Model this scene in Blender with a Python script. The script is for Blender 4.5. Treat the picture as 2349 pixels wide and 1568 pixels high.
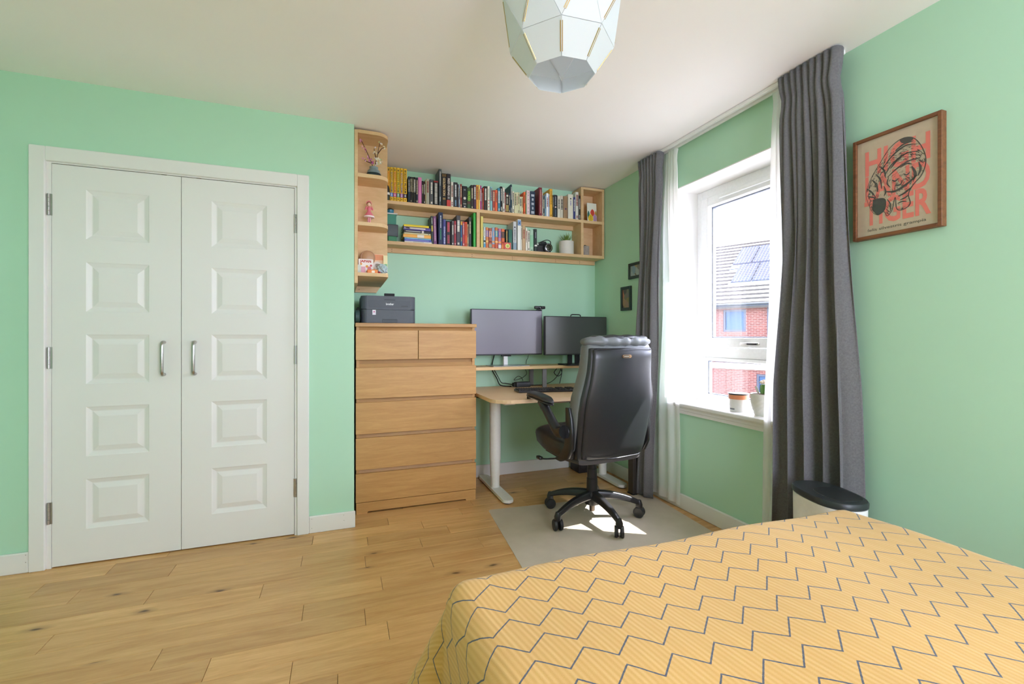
import bpy, bmesh, math, random
from mathutils import Vector, Matrix

for _o in list(bpy.data.objects):
    bpy.data.objects.remove(_o)
SC = bpy.context.scene
COL = SC.collection
PI = math.pi
rnd = random.Random(7)

# ------------------------------------------------------------------ camera
cam_d = bpy.data.cameras.new('camera')
cam_d.sensor_width = 36.0
cam_d.lens = 36.0 * 1044.0 / 2349.0
cam_d.shift_y = -12.0 / 2349.0
cam_d.clip_start = 0.02
cam = bpy.data.objects.new('camera', cam_d)
COL.objects.link(cam)
cam.location = (0.0, 0.0, 1.12)
cam.rotation_euler = (PI / 2, 0.0, math.radians(-20.46))
SC.camera = cam

# ------------------------------------------------------------------ world, sun, exposure
world = bpy.data.worlds.new('sky')
SC.world = world
world.use_nodes = True
_bg = world.node_tree.nodes['Background']
_bg.inputs[0].default_value = (0.94, 0.95, 1.20, 1.0)
_bg.inputs[1].default_value = 12.0

sun_d = bpy.data.lights.new('sun', 'SUN')
sun_d.energy = 26.0
sun_d.angle = math.radians(0.6)
sun_d.color = (1.0, 0.95, 0.96)
sun = bpy.data.objects.new('sun', sun_d)
COL.objects.link(sun)
_el, _az = math.radians(55.5), math.radians(30.8)
_dir = Vector((-math.cos(_az) * math.cos(_el), math.sin(_az) * math.cos(_el), -math.sin(_el)))
sun.rotation_euler = _dir.to_track_quat('-Z', 'Y').to_euler()
sun.location = (6, -2, 8)

def portal(name, loc, rot, sx, sy):
    d = bpy.data.lights.new(name, 'AREA')
    d.shape = 'RECTANGLE'
    d.size, d.size_y = sx, sy
    d.cycles.is_portal = True
    o = bpy.data.objects.new(name, d)
    COL.objects.link(o)
    o.location, o.rotation_euler = loc, rot
portal('window_portal', (2.36, 2.055, 1.37), (0, PI / 2, 0), 1.40, 0.87)
portal('added_window_portal', (1.125, -1.78, 1.475), (PI / 2, 0, 0), 1.65, 1.45)  # sampling portal for the added window behind the camera

SC.view_settings.view_transform = 'Standard'
SC.view_settings.look = 'None'
SC.view_settings.exposure = 0.44
SC.view_settings.gamma = 1.0
SC.view_settings.use_curve_mapping = False
SC.cycles.max_bounces = 12
SC.cycles.diffuse_bounces = 8
SC.cycles.transparent_max_bounces = 16
SC.cycles.sample_clamp_indirect = 6.0

# ------------------------------------------------------------------ materials
def srgb(hexs):
    out = []
    for i in (0, 2, 4):
        c = int(hexs[i:i + 2], 16) / 255.0
        out.append(c / 12.92 if c <= 0.04045 else ((c + 0.055) / 1.055) ** 2.4)
    return (out[0], out[1], out[2], 1.0)

class NT:
    """small helper round a node tree"""
    def __init__(self, name):
        self.m = bpy.data.materials.new(name)
        self.m.use_nodes = True
        self.t = self.m.node_tree
        self.b = self.t.nodes['Principled BSDF']
        self.out = self.t.nodes['Material Output']
    def n(self, typ, **kw):
        nd = self.t.nodes.new(typ)
        for k, v in kw.items():
            if k.startswith('i_'):
                key = k[2:]
                nd.inputs[int(key) if key.isdigit() else key.replace('_', ' ')].default_value = v
            else:
                setattr(nd, k, v)
        return nd
    def l(self, a, b):
        self.t.links.new(a, b)
    def math(self, op, a, b=None, c=None):
        nd = self.t.nodes.new('ShaderNodeMath')
        nd.operation = op
        for i, v in enumerate((a, b, c)):
            if v is None:
                continue
            if isinstance(v, (int, float)):
                nd.inputs[i].default_value = v
            else:
                self.l(v, nd.inputs[i])
        return nd.outputs[0]
    def ramp(self, fac, stops):
        nd = self.t.nodes.new('ShaderNodeValToRGB')
        el = nd.color_ramp.elements
        while len(el) < len(stops):
            el.new(0.5)
        for e, (p, c) in zip(el, stops):
            e.position, e.color = p, c
        self.l(fac, nd.inputs[0])
        return nd.outputs[0]
    def mix(self, fac, a, b, mode='MIX'):
        nd = self.t.nodes.new('ShaderNodeMix')
        nd.data_type = 'RGBA'
        nd.blend_type = mode
        for sock, v in ((nd.inputs[0], fac), (nd.inputs[6], a), (nd.inputs[7], b)):
            if isinstance(v, (int, float, tuple)):
                sock.default_value = v
            else:
                self.l(v, sock)
        return nd.outputs[2]
    def bump(self, height, strength, dist=0.002):
        nd = self.n('ShaderNodeBump')
        nd.inputs['Strength'].default_value = strength
        nd.inputs['Distance'].default_value = dist
        self.l(height, nd.inputs['Height'])
        self.l(nd.outputs[0], self.b.inputs['Normal'])
    def coord(self, which='Object', scale=(1, 1, 1), loc=None):
        tc = self.n('ShaderNodeTexCoord')
        mp = self.n('ShaderNodeMapping')
        mp.inputs['Scale'].default_value = scale
        if loc is not None:
            self.l(loc, mp.inputs['Location'])
        self.l(tc.outputs[which], mp.inputs['Vector'])
        return mp.outputs[0]
    def set(self, **kw):
        for k, v in kw.items():
            self.b.inputs[k.replace('_', ' ')].default_value = v
        return self

_cache = {}
def plain(hexs, rough=0.5, metal=0.0, spec=0.5, grain=0.0, name=None):
    key = (hexs, rough, metal, spec, grain)
    if key in _cache:
        return _cache[key]
    t = NT(name or 'paint_' + hexs)
    t.set(Roughness=rough, Metallic=metal, Specular_IOR_Level=spec)
    c = srgb(hexs)
    co = t.coord('Object', (1, 1, 1))
    nz = t.n('ShaderNodeTexNoise', i_Scale=60.0, i_Detail=3.0)
    t.l(co, nz.inputs['Vector'])
    k = 0.06 + grain
    col = t.mix(nz.outputs[0], tuple(v * (1 - k) for v in c[:3]) + (1,), tuple(min(1, v * (1 + k)) for v in c[:3]) + (1,))
    t.l(col, t.b.inputs['Base Color'])
    if grain > 0:
        t.bump(nz.outputs[0], 0.3, 0.0006)
    _cache[key] = t.m
    return t.m

def wall_paint(name, hexs, rough=0.75, bump=0.10):
    t = NT(name)
    t.set(Roughness=rough, Specular_IOR_Level=0.35)
    c = srgb(hexs)
    co = t.coord('Object')
    big = t.n('ShaderNodeTexNoise', i_Scale=1.3, i_Detail=2.0)
    fine = t.n('ShaderNodeTexNoise', i_Scale=240.0, i_Detail=2.0)
    t.l(co, big.inputs['Vector']); t.l(co, fine.inputs['Vector'])
    col = t.mix(big.outputs[0], tuple(v * 0.975 for v in c[:3]) + (1,), tuple(min(1, v * 1.025) for v in c[:3]) + (1,))
    t.l(col, t.b.inputs['Base Color'])
    t.bump(fine.outputs[0], bump, 0.0008)
    return t.m

def wood(name, dark, light, scale=(1.2, 14, 14), rough=0.45, knots=False, vary=0.0, ring=3.0, gloss=0.4):
    """streaky wood, grain along local x unless scale says otherwise"""
    t = NT(name)
    t.set(Roughness=rough, Specular_IOR_Level=gloss)
    oi = t.n('ShaderNodeObjectInfo')
    cm = t.n('ShaderNodeCombineXYZ')
    r = t.math('MULTIPLY', oi.outputs['Random'], 37.0)
    for i in range(3):
        t.l(r, cm.inputs[i])
    co = t.coord('Object', scale, cm.outputs[0])
    n1 = t.n('ShaderNodeTexNoise', i_Scale=ring, i_Detail=6.0, i_Roughness=0.62, i_Distortion=0.8)
    n2 = t.n('ShaderNodeTexNoise', i_Scale=ring * 7, i_Detail=3.0, i_Roughness=0.7)
    t.l(co, n1.inputs['Vector']); t.l(co, n2.inputs['Vector'])
    g = t.math('ADD', t.math('MULTIPLY', n1.outputs[0], 0.72), t.math('MULTIPLY', n2.outputs[0], 0.28))
    d, l = srgb(dark), srgb(light)
    col = t.ramp(g, [(0.30, d), (0.66, l)])
    if vary:
        v = t.math('ADD', t.math('MULTIPLY', oi.outputs['Random'], vary), 1.0 - vary * 0.6)
        cc = t.n('ShaderNodeCombineColor')
        t.l(v, cc.inputs[0])
        t.l(t.math('POWER', v, 1.12), cc.inputs[1])
        t.l(t.math('POWER', v, 1.25), cc.inputs[2])
        col = t.mix(1.0, col, cc.outputs[0], 'MULTIPLY')
    if knots:
        ck = t.coord('Object', (2.4, 5.5, 1), cm.outputs[0])
        vo = t.n('ShaderNodeTexVoronoi', i_Scale=1.0)
        vo.voronoi_dimensions = '2D'
        nzk = t.n('ShaderNodeTexNoise', i_Scale=6.0)
        t.l(ck, nzk.inputs['Vector'])
        t.l(t.mix(0.10, ck, nzk.outputs['Color']), vo.inputs['Vector'])
        k = t.ramp(vo.outputs['Distance'], [(0.0, (1, 1, 1, 1)), (0.022, (0.85, 0.85, 0.85, 1)), (0.05, (0.28, 0.28, 0.28, 1)), (0.13, (0, 0, 0, 1))])
        sel = t.ramp(vo.outputs['Color'], [(0.62, (0, 0, 0, 1)), (0.66, (1, 1, 1, 1))])
        kk = t.math('MULTIPLY', k, sel)
        col = t.mix(kk, col, srgb('4A2E14'))
    t.l(col, t.b.inputs['Base Color'])
    t.bump(g, 0.08, 0.0006)
    return t.m

def fabric(name, dark, light, rough=0.95, scale=900.0, bump=0.5):
    t = NT(name)
    t.set(Roughness=rough, Specular_IOR_Level=0.15, Sheen_Weight=0.15)
    co = t.coord('Object')
    nz = t.n('ShaderNodeTexNoise', i_Scale=scale, i_Detail=2.0)
    n2 = t.n('ShaderNodeTexNoise', i_Scale=scale * 0.2, i_Detail=3.0)
    t.l(co, nz.inputs['Vector']); t.l(co, n2.inputs['Vector'])
    g = t.math('ADD', t.math('MULTIPLY', nz.outputs[0], 0.6), t.math('MULTIPLY', n2.outputs[0], 0.4))
    t.l(t.ramp(g, [(0.32, srgb(dark)), (0.68, srgb(light))]), t.b.inputs['Base Color'])
    t.bump(g, bump, 0.0008)
    return t.m

M = {}
M['green'] = wall_paint('green_wall_paint', 'B4DCC0')
M['ceiling'] = wall_paint('ceiling_white_paint', 'FAF5F5', bump=0.06)
M['trim'] = wall_paint('white_gloss_paint', 'E6E5E1', rough=0.35, bump=0.02)
M['reveal'] = wall_paint('reveal_white_paint', 'F4F3F1')
M['upvc'] = plain('F5F6F8', 0.25)
M['oak_floor'] = wood('oak_floor', 'B98649', 'DDB277', scale=(0.9, 9, 9), rough=0.34, knots=True, vary=0.26, ring=2.2, gloss=0.5)
M['floor_gap'] = plain('5A3D20', 0.8)
M['veneer'] = wood('oak_veneer', 'B2824A', 'C99B60', scale=(1.4, 16, 16), rough=0.42, vary=0.12, ring=2.4)
M['veneer_dark'] = wood('oak_veneer_recess', 'A87A45', 'BD8F57', scale=(1.4, 16, 16), rough=0.5, ring=2.4)
M['ply'] = wood('birch_plywood', 'CDA878', 'E2C296', scale=(1.3, 9, 5), rough=0.55, vary=0.10, ring=2.0)
M['ply_edge'] = wood('birch_plywood_edge', 'C2A26C', 'DCC08E', scale=(2, 60, 60), rough=0.6, ring=2.0)
M['desk_wood'] = wood('desk_birch', 'D2AE84', 'E0C19A', scale=(1.0, 18, 18), rough=0.4, ring=2.4)
M['pale_wood'] = wood('pale_shelf_wood', 'D9B682', 'EACB9B', scale=(1.0, 18, 18), rough=0.45, ring=2.4)
M['walnut'] = wood('walnut_frame', '5E3A22', '8A5A37', scale=(20, 2, 20), rough=0.5, ring=3.0)
M['curtain'] = fabric('charcoal_curtain', '5C5B5D', '777677', scale=700)
M['leather'] = plain('26272A', 0.36, grain=0.05, spec=0.6)
M['leather_grey'] = plain('727577', 0.42, grain=0.04)
M['black_plastic'] = plain('1F1F20', 0.32)
M['black_matte'] = plain('1B1B1C', 0.7)
M['chrome'] = plain('C9C9C9', 0.22, metal=1.0)
M['satin'] = plain('B9B6B1', 0.32, metal=1.0)
M['white_metal'] = plain('E6E4DC', 0.4)
M['black_metal'] = plain('2A2A2C', 0.4, metal=0.3)
M['grey_metal'] = plain('77797C', 0.45, metal=0.4)
M['white_plastic'] = plain('ECECEA', 0.35)
M['printer'] = plain('4D5259', 0.5, grain=0.03)
M['pages'] = plain('E9E2CE', 0.85, grain=0.05)
M['card_white'] = plain('F2EFE8', 0.7)
M['gold'] = plain('C9A86A', 0.35, metal=0.7)

# glass pane: clear sheet with a mirror layer at grazing angles
_t = NT('window_glass')
_tr = _t.n('ShaderNodeBsdfTransparent'); _gl = _t.n('ShaderNodeBsdfGlossy'); _lw = _t.n('ShaderNodeLayerWeight'); _mx = _t.n('ShaderNodeMixShader')
_gl.inputs['Roughness'].default_value = 0.0
_tr.inputs[0].default_value = (0.98, 0.99, 0.99, 1)
_lw.inputs['Blend'].default_value = 0.5
_f = _t.math('ADD', 0.03, _t.math('MULTIPLY', _t.math('POWER', _lw.outputs['Facing'], 5.0), 0.6))
_t.l(_f, _mx.inputs[0]); _t.l(_tr.outputs[0], _mx.inputs[1]); _t.l(_gl.outputs[0], _mx.inputs[2])
_t.l(_mx.outputs[0], _t.out.inputs[0])
M['glass'] = _t.m

# lampshade card: white, lets some light through
_t = NT('white_lamp_card')
_tl = _t.n('ShaderNodeBsdfTranslucent'); _mx = _t.n('ShaderNodeMixShader')
_tl.inputs[0].default_value = (0.92, 0.93, 0.95, 1)
_t.set(Roughness=0.6); _t.b.inputs['Base Color'].default_value = (0.90, 0.93, 0.96, 1)
_mx.inputs[0].default_value = 0.40
_t.l(_t.b.outputs[0], _mx.inputs[1]); _t.l(_tl.outputs[0], _mx.inputs[2]); _t.l(_mx.outputs[0], _t.out.inputs[0])
M['lamp_white'] = _t.m

# sheer voile: thin woven cloth, part open weave, part translucent
_t = NT('white_voile')
_tr = _t.n('ShaderNodeBsdfTransparent'); _tl = _t.n('ShaderNodeBsdfTranslucent'); _df = _t.n('ShaderNodeBsdfDiffuse')
_m1 = _t.n('ShaderNodeMixShader'); _m2 = _t.n('ShaderNodeMixShader')
_tl.inputs[0].default_value = (0.97, 0.96, 0.95, 1); _df.inputs[0].default_value = (0.95, 0.94, 0.93, 1)
_m1.inputs[0].default_value = 0.42; _m2.inputs[0].default_value = 0.03
_t.l(_tl.outputs[0], _m1.inputs[1]); _t.l(_df.outputs[0], _m1.inputs[2])
_t.l(_m1.outputs[0], _m2.inputs[1]); _t.l(_tr.outputs[0], _m2.inputs[2])
_t.l(_m2.outputs[0], _t.out.inputs[0])
M['voile'] = _t.m

# grey chair mat
_t = NT('grey_floor_mat')
_t.set(Roughness=0.42, Specular_IOR_Level=0.4)
_co = _t.coord('Object')
_n = _t.n('ShaderNodeTexNoise', i_Scale=420.0, i_Detail=2.0); _n2 = _t.n('ShaderNodeTexNoise', i_Scale=7.0, i_Detail=4.0)
_t.l(_co, _n.inputs['Vector']); _t.l(_co, _n2.inputs['Vector'])
_g = _t.math('ADD', _t.math('MULTIPLY', _n.outputs[0], 0.5), _t.math('MULTIPLY', _n2.outputs[0], 0.5))
_t.l(_t.ramp(_g, [(0.35, srgb('B8AC98')), (0.65, srgb('CCC0AC'))]), _t.b.inputs['Base Color'])
_t.bump(_n.outputs[0], 0.35, 0.0008)
M['mat'] = _t.m

# yellow coverlet: woven ribs and a dark zigzag thread, from the cloth's own UVs (metres)
_t = NT('yellow_zigzag_coverlet')
_t.set(Roughness=0.95, Specular_IOR_Level=0.1, Sheen_Weight=0.25)
_uv = _t.n('ShaderNodeUVMap', uv_map='cloth'); _sp = _t.n('ShaderNodeSeparateXYZ')
_t.l(_uv.outputs[0], _sp.inputs[0])
_wob = _t.n('ShaderNodeTexNoise', i_Scale=9.0, i_Detail=1.0)
_t.l(_uv.outputs[0], _wob.inputs['Vector'])
_x0, _y0 = _sp.outputs[0], _sp.outputs[1]
_x = _t.math('ADD', _x0, _t.math('MULTIPLY', _t.math('SUBTRACT', _wob.outputs[0], 0.5), 0.006))
_y = _t.math('ADD', _y0, _t.math('MULTIPLY', _t.math('SUBTRACT', _wob.outputs[0], 0.5), 0.008))
PX, AZ, SZ = 0.1035, 0.044, 0.0708
def _zig(shift_x, shift_y):
    f = _t.math('FRACT', _t.math('DIVIDE', _t.math('ADD', _x, shift_x), PX))
    tri = _t.math('SUBTRACT', 1.0, _t.math('ABSOLUTE', _t.math('SUBTRACT', _t.math('MULTIPLY', f, 2.0), 1.0)))
    q = _t.math('DIVIDE', _t.math('SUBTRACT', _t.math('SUBTRACT', _y, shift_y), _t.math('MULTIPLY', tri, AZ)), 2 * SZ)
    fr = _t.math('ABSOLUTE', _t.math('SUBTRACT', _t.math('FRACT', _t.math('ADD', q, 0.5)), 0.5))
    return _t.math('MULTIPLY', fr, 2 * SZ), q
# peaks of the first family at x = 0.393 + k*PX reaching y = 1.143
_d1, _q1 = _zig(-(0.393 - PX / 2), 1.143 - AZ)
_d2, _q2 = _zig(-(0.393), 1.143 - AZ - SZ)
_dm = _t.math('MINIMUM', _d1, _d2)
_thr = _t.n('ShaderNodeTexNoise', i_Scale=260.0, i_Detail=0.0)
_t.l(_uv.outputs[0], _thr.inputs['Vector'])
_wd = _t.math('ADD', 0.0016, _t.math('MULTIPLY', _thr.outputs[0], 0.0014))
_line = _t.math('SMOOTH_MIN', _t.math('LESS_THAN', _dm, _wd), 1.0, 0.0)
_ph = _t.math('MULTIPLY', _t.math('ADD', _x0, _t.math('MULTIPLY', _y0, 0.17)), 2 * PI / 0.0128)
_rib = _t.math('MULTIPLY', _t.math('ADD', _t.math('SINE', _ph), 1.0), 0.5)
# ribbed and smooth lozenges alternate between the two zigzag families
_band = _t.math('LESS_THAN', _t.math('FRACT', _q1), _t.math('FRACT', _t.math('ADD', _q2, 0.0)))
_fx = _t.math('ABSOLUTE', _t.math('SUBTRACT', _t.math('FRACT', _t.math('DIVIDE', _t.math('ADD', _x, _t.math('MULTIPLY', _y, 0.17)), PX / 2)), 0.5))
_ribm = _t.math('MULTIPLY', _rib, _t.math('ADD', 0.45, _t.math('MULTIPLY', _t.math('SMOOTHSTEP' if False else 'MULTIPLY', _fx, 2.0), 0.55)))
_fz = _t.n('ShaderNodeTexNoise', i_Scale=520.0, i_Detail=2.0)
_t.l(_uv.outputs[0], _fz.inputs['Vector'])
_tone = _t.math('ADD', _t.math('MULTIPLY', _ribm, 0.45), _t.math('MULTIPLY', _fz.outputs[0], 0.55))
_yc = _t.ramp(_tone, [(0.10, srgb('D9A65A')), (0.75, srgb('E8BC78'))])
_t.l(_t.mix(_line, _yc, srgb('5D5F6B')), _t.b.inputs['Base Color'])
_hh = _t.math('SUBTRACT', _t.math('ADD', _ribm, _t.math('MULTIPLY', _fz.outputs[0], 0.35)), _t.math('MULTIPLY', _line, 0.5))
_t.bump(_hh, 0.40, 0.0020)
M['coverlet'] = _t.m
# ------------------------------------------------------------------ mesh helpers
class MB:
    """collects geometry; build() links it as one mesh object"""
    def __init__(self):
        self.bm = bmesh.new()
    def _add(self, verts, faces):
        vs = [self.bm.verts.new(v) for v in verts]
        for f in faces:
            try:
                self.bm.faces.new([vs[i] for i in f])
            except ValueError:
                pass
        return vs
    def box(self, x0, y0, z0, x1, y1, z1, bevel=0.0, seg=2, mat=None):
        if x0 > x1: x0, x1 = x1, x0
        if y0 > y1: y0, y1 = y1, y0
        if z0 > z1: z0, z1 = z1, z0
        V = [(x0, y0, z0), (x1, y0, z0), (x1, y1, z0), (x0, y1, z0), (x0, y0, z1), (x1, y0, z1), (x1, y1, z1), (x0, y1, z1)]
        if mat is not None:
            V = [tuple(mat @ Vector(v)) for v in V]
        vs = self._add(V, [(0, 3, 2, 1), (4, 5, 6, 7), (0, 1, 5, 4), (1, 2, 6, 5), (2, 3, 7, 6), (3, 0, 4, 7)])
        if bevel > 0:
            es = {e for v in vs for e in v.link_edges}
            bmesh.ops.bevel(self.bm, geom=list(es), offset=bevel, segments=seg, profile=0.5, affect='EDGES', clamp_overlap=True)
        return self
    def quad(self, a, b, c, d):
        self._add([a, b, c, d], [(0, 1, 2, 3)])
        return self
    def loft(self, rings, cap=True, closed=False):
        n = len(rings[0])
        vs = [[self.bm.verts.new(p) for p in r] for r in rings]
        m = len(rings)
        for i in range(m if closed else m - 1):
            a, b = vs[i], vs[(i + 1) % m]
            for k in range(n):
                self.bm.faces.new((a[k], a[(k + 1) % n], b[(k + 1) % n], b[k]))
        if cap and not closed:
            try:
                self.bm.faces.new(list(reversed(vs[0])))
                self.bm.faces.new(vs[-1])
            except ValueError:
                pass
        return self
    def lathe(self, prof, center=(0, 0, 0), axis='Z', n=24, cap=True):
        """prof: list of (radius, height along axis)"""
        cx, cy, cz = center
        rings = []
        for r, t in prof:
            ring = []
            for k in range(n):
                a = 2 * PI * k / n
                u, v = max(r, 1e-5) * math.cos(a), max(r, 1e-5) * math.sin(a)
                if axis == 'Z': ring.append((cx + u, cy + v, cz + t))
                elif axis == 'X': ring.append((cx + t, cy + u, cz + v))
                else: ring.append((cx + v, cy + t, cz + u))
            rings.append(ring)
        return self.loft(rings, cap)
    def tube(self, pts, r, n=8, cap=True):
        pts = [Vector(p) for p in pts]
        rr = r if isinstance(r, (list, tuple)) else [r] * len(pts)
        rings = []
        up = Vector((0, 0, 1))
        prev = None
        for i, p in enumerate(pts):
            d = (pts[min(i + 1, len(pts) - 1)] - pts[max(i - 1, 0)])
            if d.length < 1e-9: d = Vector((0, 0, 1))
            d.normalize()
            if prev is None:
                a = d.cross(up if abs(d.z) < 0.95 else Vector((1, 0, 0))).normalized()
            else:
                a = (prev - d * prev.dot(d))
                a = a.normalized() if a.length > 1e-6 else d.cross(Vector((1, 0, 0))).normalized()
            prev = a
            b = d.cross(a)
            rings.append([tuple(p + (a * math.cos(2 * PI * k / n) + b * math.sin(2 * PI * k / n)) * rr[i]) for k in range(n)])
        return self.loft(rings, cap)
    def prism(self, poly, t0, t1, axis='Z', bevel=0.0):
        """extrude a 2-D polygon; axis Z: (x,y), axis Y: (x,z), axis X: (y,z)"""
        def P(p, t):
            if axis == 'Z': return (p[0], p[1], t)
            if axis == 'Y': return (p[0], t, p[1])
            return (t, p[0], p[1])
        n = len(poly)
        A = [P(p, t0) for p in poly]; B = [P(p, t1) for p in poly]
        vs = self._add(A + B, [tuple(range(n)), tuple(reversed(range(n, 2 * n)))] + [(i, (i + 1) % n, n + (i + 1) % n, n + i) for i in range(n)])
        if bevel > 0:
            caps = {e for v in vs for e in v.link_edges if abs({'Z': 2, 'Y': 1, 'X': 0}[axis] >= 0) and
                    abs((e.verts[0].co - e.verts[1].co)[{'Z': 2, 'Y': 1, 'X': 0}[axis]]) < 1e-6}
            bmesh.ops.bevel(self.bm, geom=list(caps), offset=bevel, segments=2, profile=0.5, affect='EDGES', clamp_overlap=True)
        return self
    def ball(self, c, r, sx=1, sy=1, sz=1, sub=2):
        res = bmesh.ops.create_icosphere(self.bm, subdivisions=sub, radius=1.0)
        for v in res['verts']:
            v.co = Vector((c[0] + v.co.x * r * sx, c[1] + v.co.y * r * sy, c[2] + v.co.z * r * sz))
        return self
    def mesh(self, me):
        self.bm.from_mesh(me)
        return self
    def xform(self, m):
        bmesh.ops.transform(self.bm, matrix=m, verts=self.bm.verts[:])
        return self
    def to_mesh(self, name):
        bmesh.ops.recalc_face_normals(self.bm, faces=self.bm.faces[:])
        me = bpy.data.meshes.new(name)
        self.bm.to_mesh(me)
        self.bm.free()
        return me
    def build(self, name, mat, parent=None, smooth=False, world=True, keep=False, angle=40):
        me = self.to_mesh(name)
        return link(name, me, mat, parent, smooth, world, keep, angle)

def root_of(o):
    while o.parent is not None:
        o = o.parent
    return o

def link(name, me, mat, parent=None, smooth=False, world=True, keep=False, angle=40):
    """world: vertices are given in room coordinates (the thing's own position is taken off)"""
    if mat is not None:
        me.materials.clear()
        me.materials.append(mat)
    o = bpy.data.objects.new(name, me)
    COL.objects.link(o)
    if parent is not None:
        o.parent = parent
        if world:
            r = root_of(parent)
            me.transform(Matrix.Translation(-Vector(r.location)))
    elif not keep and len(me.vertices):
        xs = [v.co.x for v in me.vertices]; ys = [v.co.y for v in me.vertices]; zs = [v.co.z for v in me.vertices]
        c = Vector(((min(xs) + max(xs)) / 2, (min(ys) + max(ys)) / 2, min(zs)))
        me.transform(Matrix.Translation(-c))
        o.location = c
    if smooth:
        for p in me.polygons:
            p.use_smooth = True
        try:
            me.set_sharp_from_angle(angle=math.radians(angle))
        except Exception:
            pass
    return o

def tag(o, label, cat, group=None):
    o['label'] = label
    o['category'] = cat
    if group: o['group'] = group
    return o

def thing(name, label, cat, loc, rotz=0.0, group=None):
    o = bpy.data.objects.new(name, None)
    o.empty_display_size = 0.05
    COL.objects.link(o)
    o.location = loc
    o.rotation_euler = (0, 0, rotz)
    return tag(o, label, cat, group)

def struct(o, label=None):
    o['kind'] = 'structure'
    if label: o['label'] = label
    return o

def sempty(name, loc, label=None):
    o = bpy.data.objects.new(name, None)
    o.empty_display_size = 0.05
    COL.objects.link(o)
    o.location = loc
    return struct(o, label)

def rrect(x0, y0, x1, y1, r, n=5):
    """rounded rectangle polygon, counter-clockwise; r: one radius or four (bl, br, tr, tl)"""
    rs = r if isinstance(r, (list, tuple)) else [r] * 4
    out = []
    for (cx, cy, a0, rad) in ((x0, y0, PI, rs[0]), (x1, y0, 1.5 * PI, rs[1]), (x1, y1, 0, rs[2]), (x0, y1, 0.5 * PI, rs[3])):
        sx = 1 if cx == x0 else -1
        sy = 1 if cy == y0 else -1
        if rad <= 1e-6:
            out.append((cx, cy)); continue
        for k in range(n + 1):
            a = a0 + 0.5 * PI * k / n
            out.append((cx + sx * rad + rad * math.cos(a), cy + sy * rad + rad * math.sin(a)))
    return out

def curve_pts(ctrl, n=8):
    """Catmull-Rom through the control points"""
    P = [Vector(p) for p in ctrl]
    P = [P[0] * 2 - P[1]] + P + [P[-1] * 2 - P[-2]]
    out = []
    for i in range(1, len(P) - 2):
        for k in range(n):
            t = k / n
            a, b, c, d = P[i - 1], P[i], P[i + 1], P[i + 2]
            out.append(0.5 * ((2 * b) + (c - a) * t + (2 * a - 5 * b + 4 * c - d) * t * t + (3 * b - a - 3 * c + d) * t ** 3))
    out.append(P[-2])
    return [tuple(p) for p in out]

def text_mesh(s, size, depth=0.0003, width=None, bold=0.0):
    cu = bpy.data.curves.new('lettering', 'FONT')
    cu.body, cu.size, cu.extrude, cu.offset = s, size, depth, bold
    cu.align_x, cu.align_y = 'CENTER', 'CENTER'
    cu.resolution_u = 3
    ob = bpy.data.objects.new('lettering', cu)
    COL.objects.link(ob)
    bpy.context.view_layer.update()
    dg = bpy.context.evaluated_depsgraph_get()
    me = bpy.data.meshes.new_from_object(ob.evaluated_get(dg))
    bpy.data.objects.remove(ob)
    bpy.data.curves.remove(cu)
    xs = [v.co.x for v in me.vertices]; ys = [v.co.y for v in me.vertices]
    cx, cy = (min(xs) + max(xs)) / 2, (min(ys) + max(ys)) / 2
    k = (width / (max(xs) - min(xs))) if width else 1.0
    me.transform(Matrix.Diagonal((k, 1, 1, 1)) @ Matrix.Translation((-cx, -cy, 0)))
    return me

FRONT = Matrix(((1, 0, 0, 0), (0, 0, -1, 0), (0, 1, 0, 0), (0, 0, 0, 1)))      # reads left-right on a face looking to -Y
SPINE = Matrix(((0, 1, 0, 0), (0, 0, -1, 0), (-1, 0, 0, 0), (0, 0, 0, 1)))     # reads downwards on a face looking to -Y
SPINE_UP = Matrix(((0, -1, 0, 0), (0, 0, -1, 0), (1, 0, 0, 0), (0, 0, 0, 1)))  # reads upwards
RWALL = Matrix(((0, 0, -1, 0), (-1, 0, 0, 0), (0, 1, 0, 0), (0, 0, 0, 1)))     # on the right wall, face looking to -X

def put_text(s, size, mtx, pos, mat, parent, name='lettering', width=None, depth=0.0003, bold=0.0):
    me = text_mesh(s, size, depth, width, bold)
    me.transform(Matrix.Translation(pos) @ mtx)
    return link(name, me, mat, parent)

# ------------------------------------------------------------------ room shell
W, B, C, H = 2.085, 3.50, 2.842, 2.372       # right wall x, alcove back wall y, closet wall y, ceiling z
XL, YF = -1.75, -1.70
AX = 0.066                                    # alcove return wall x

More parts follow.
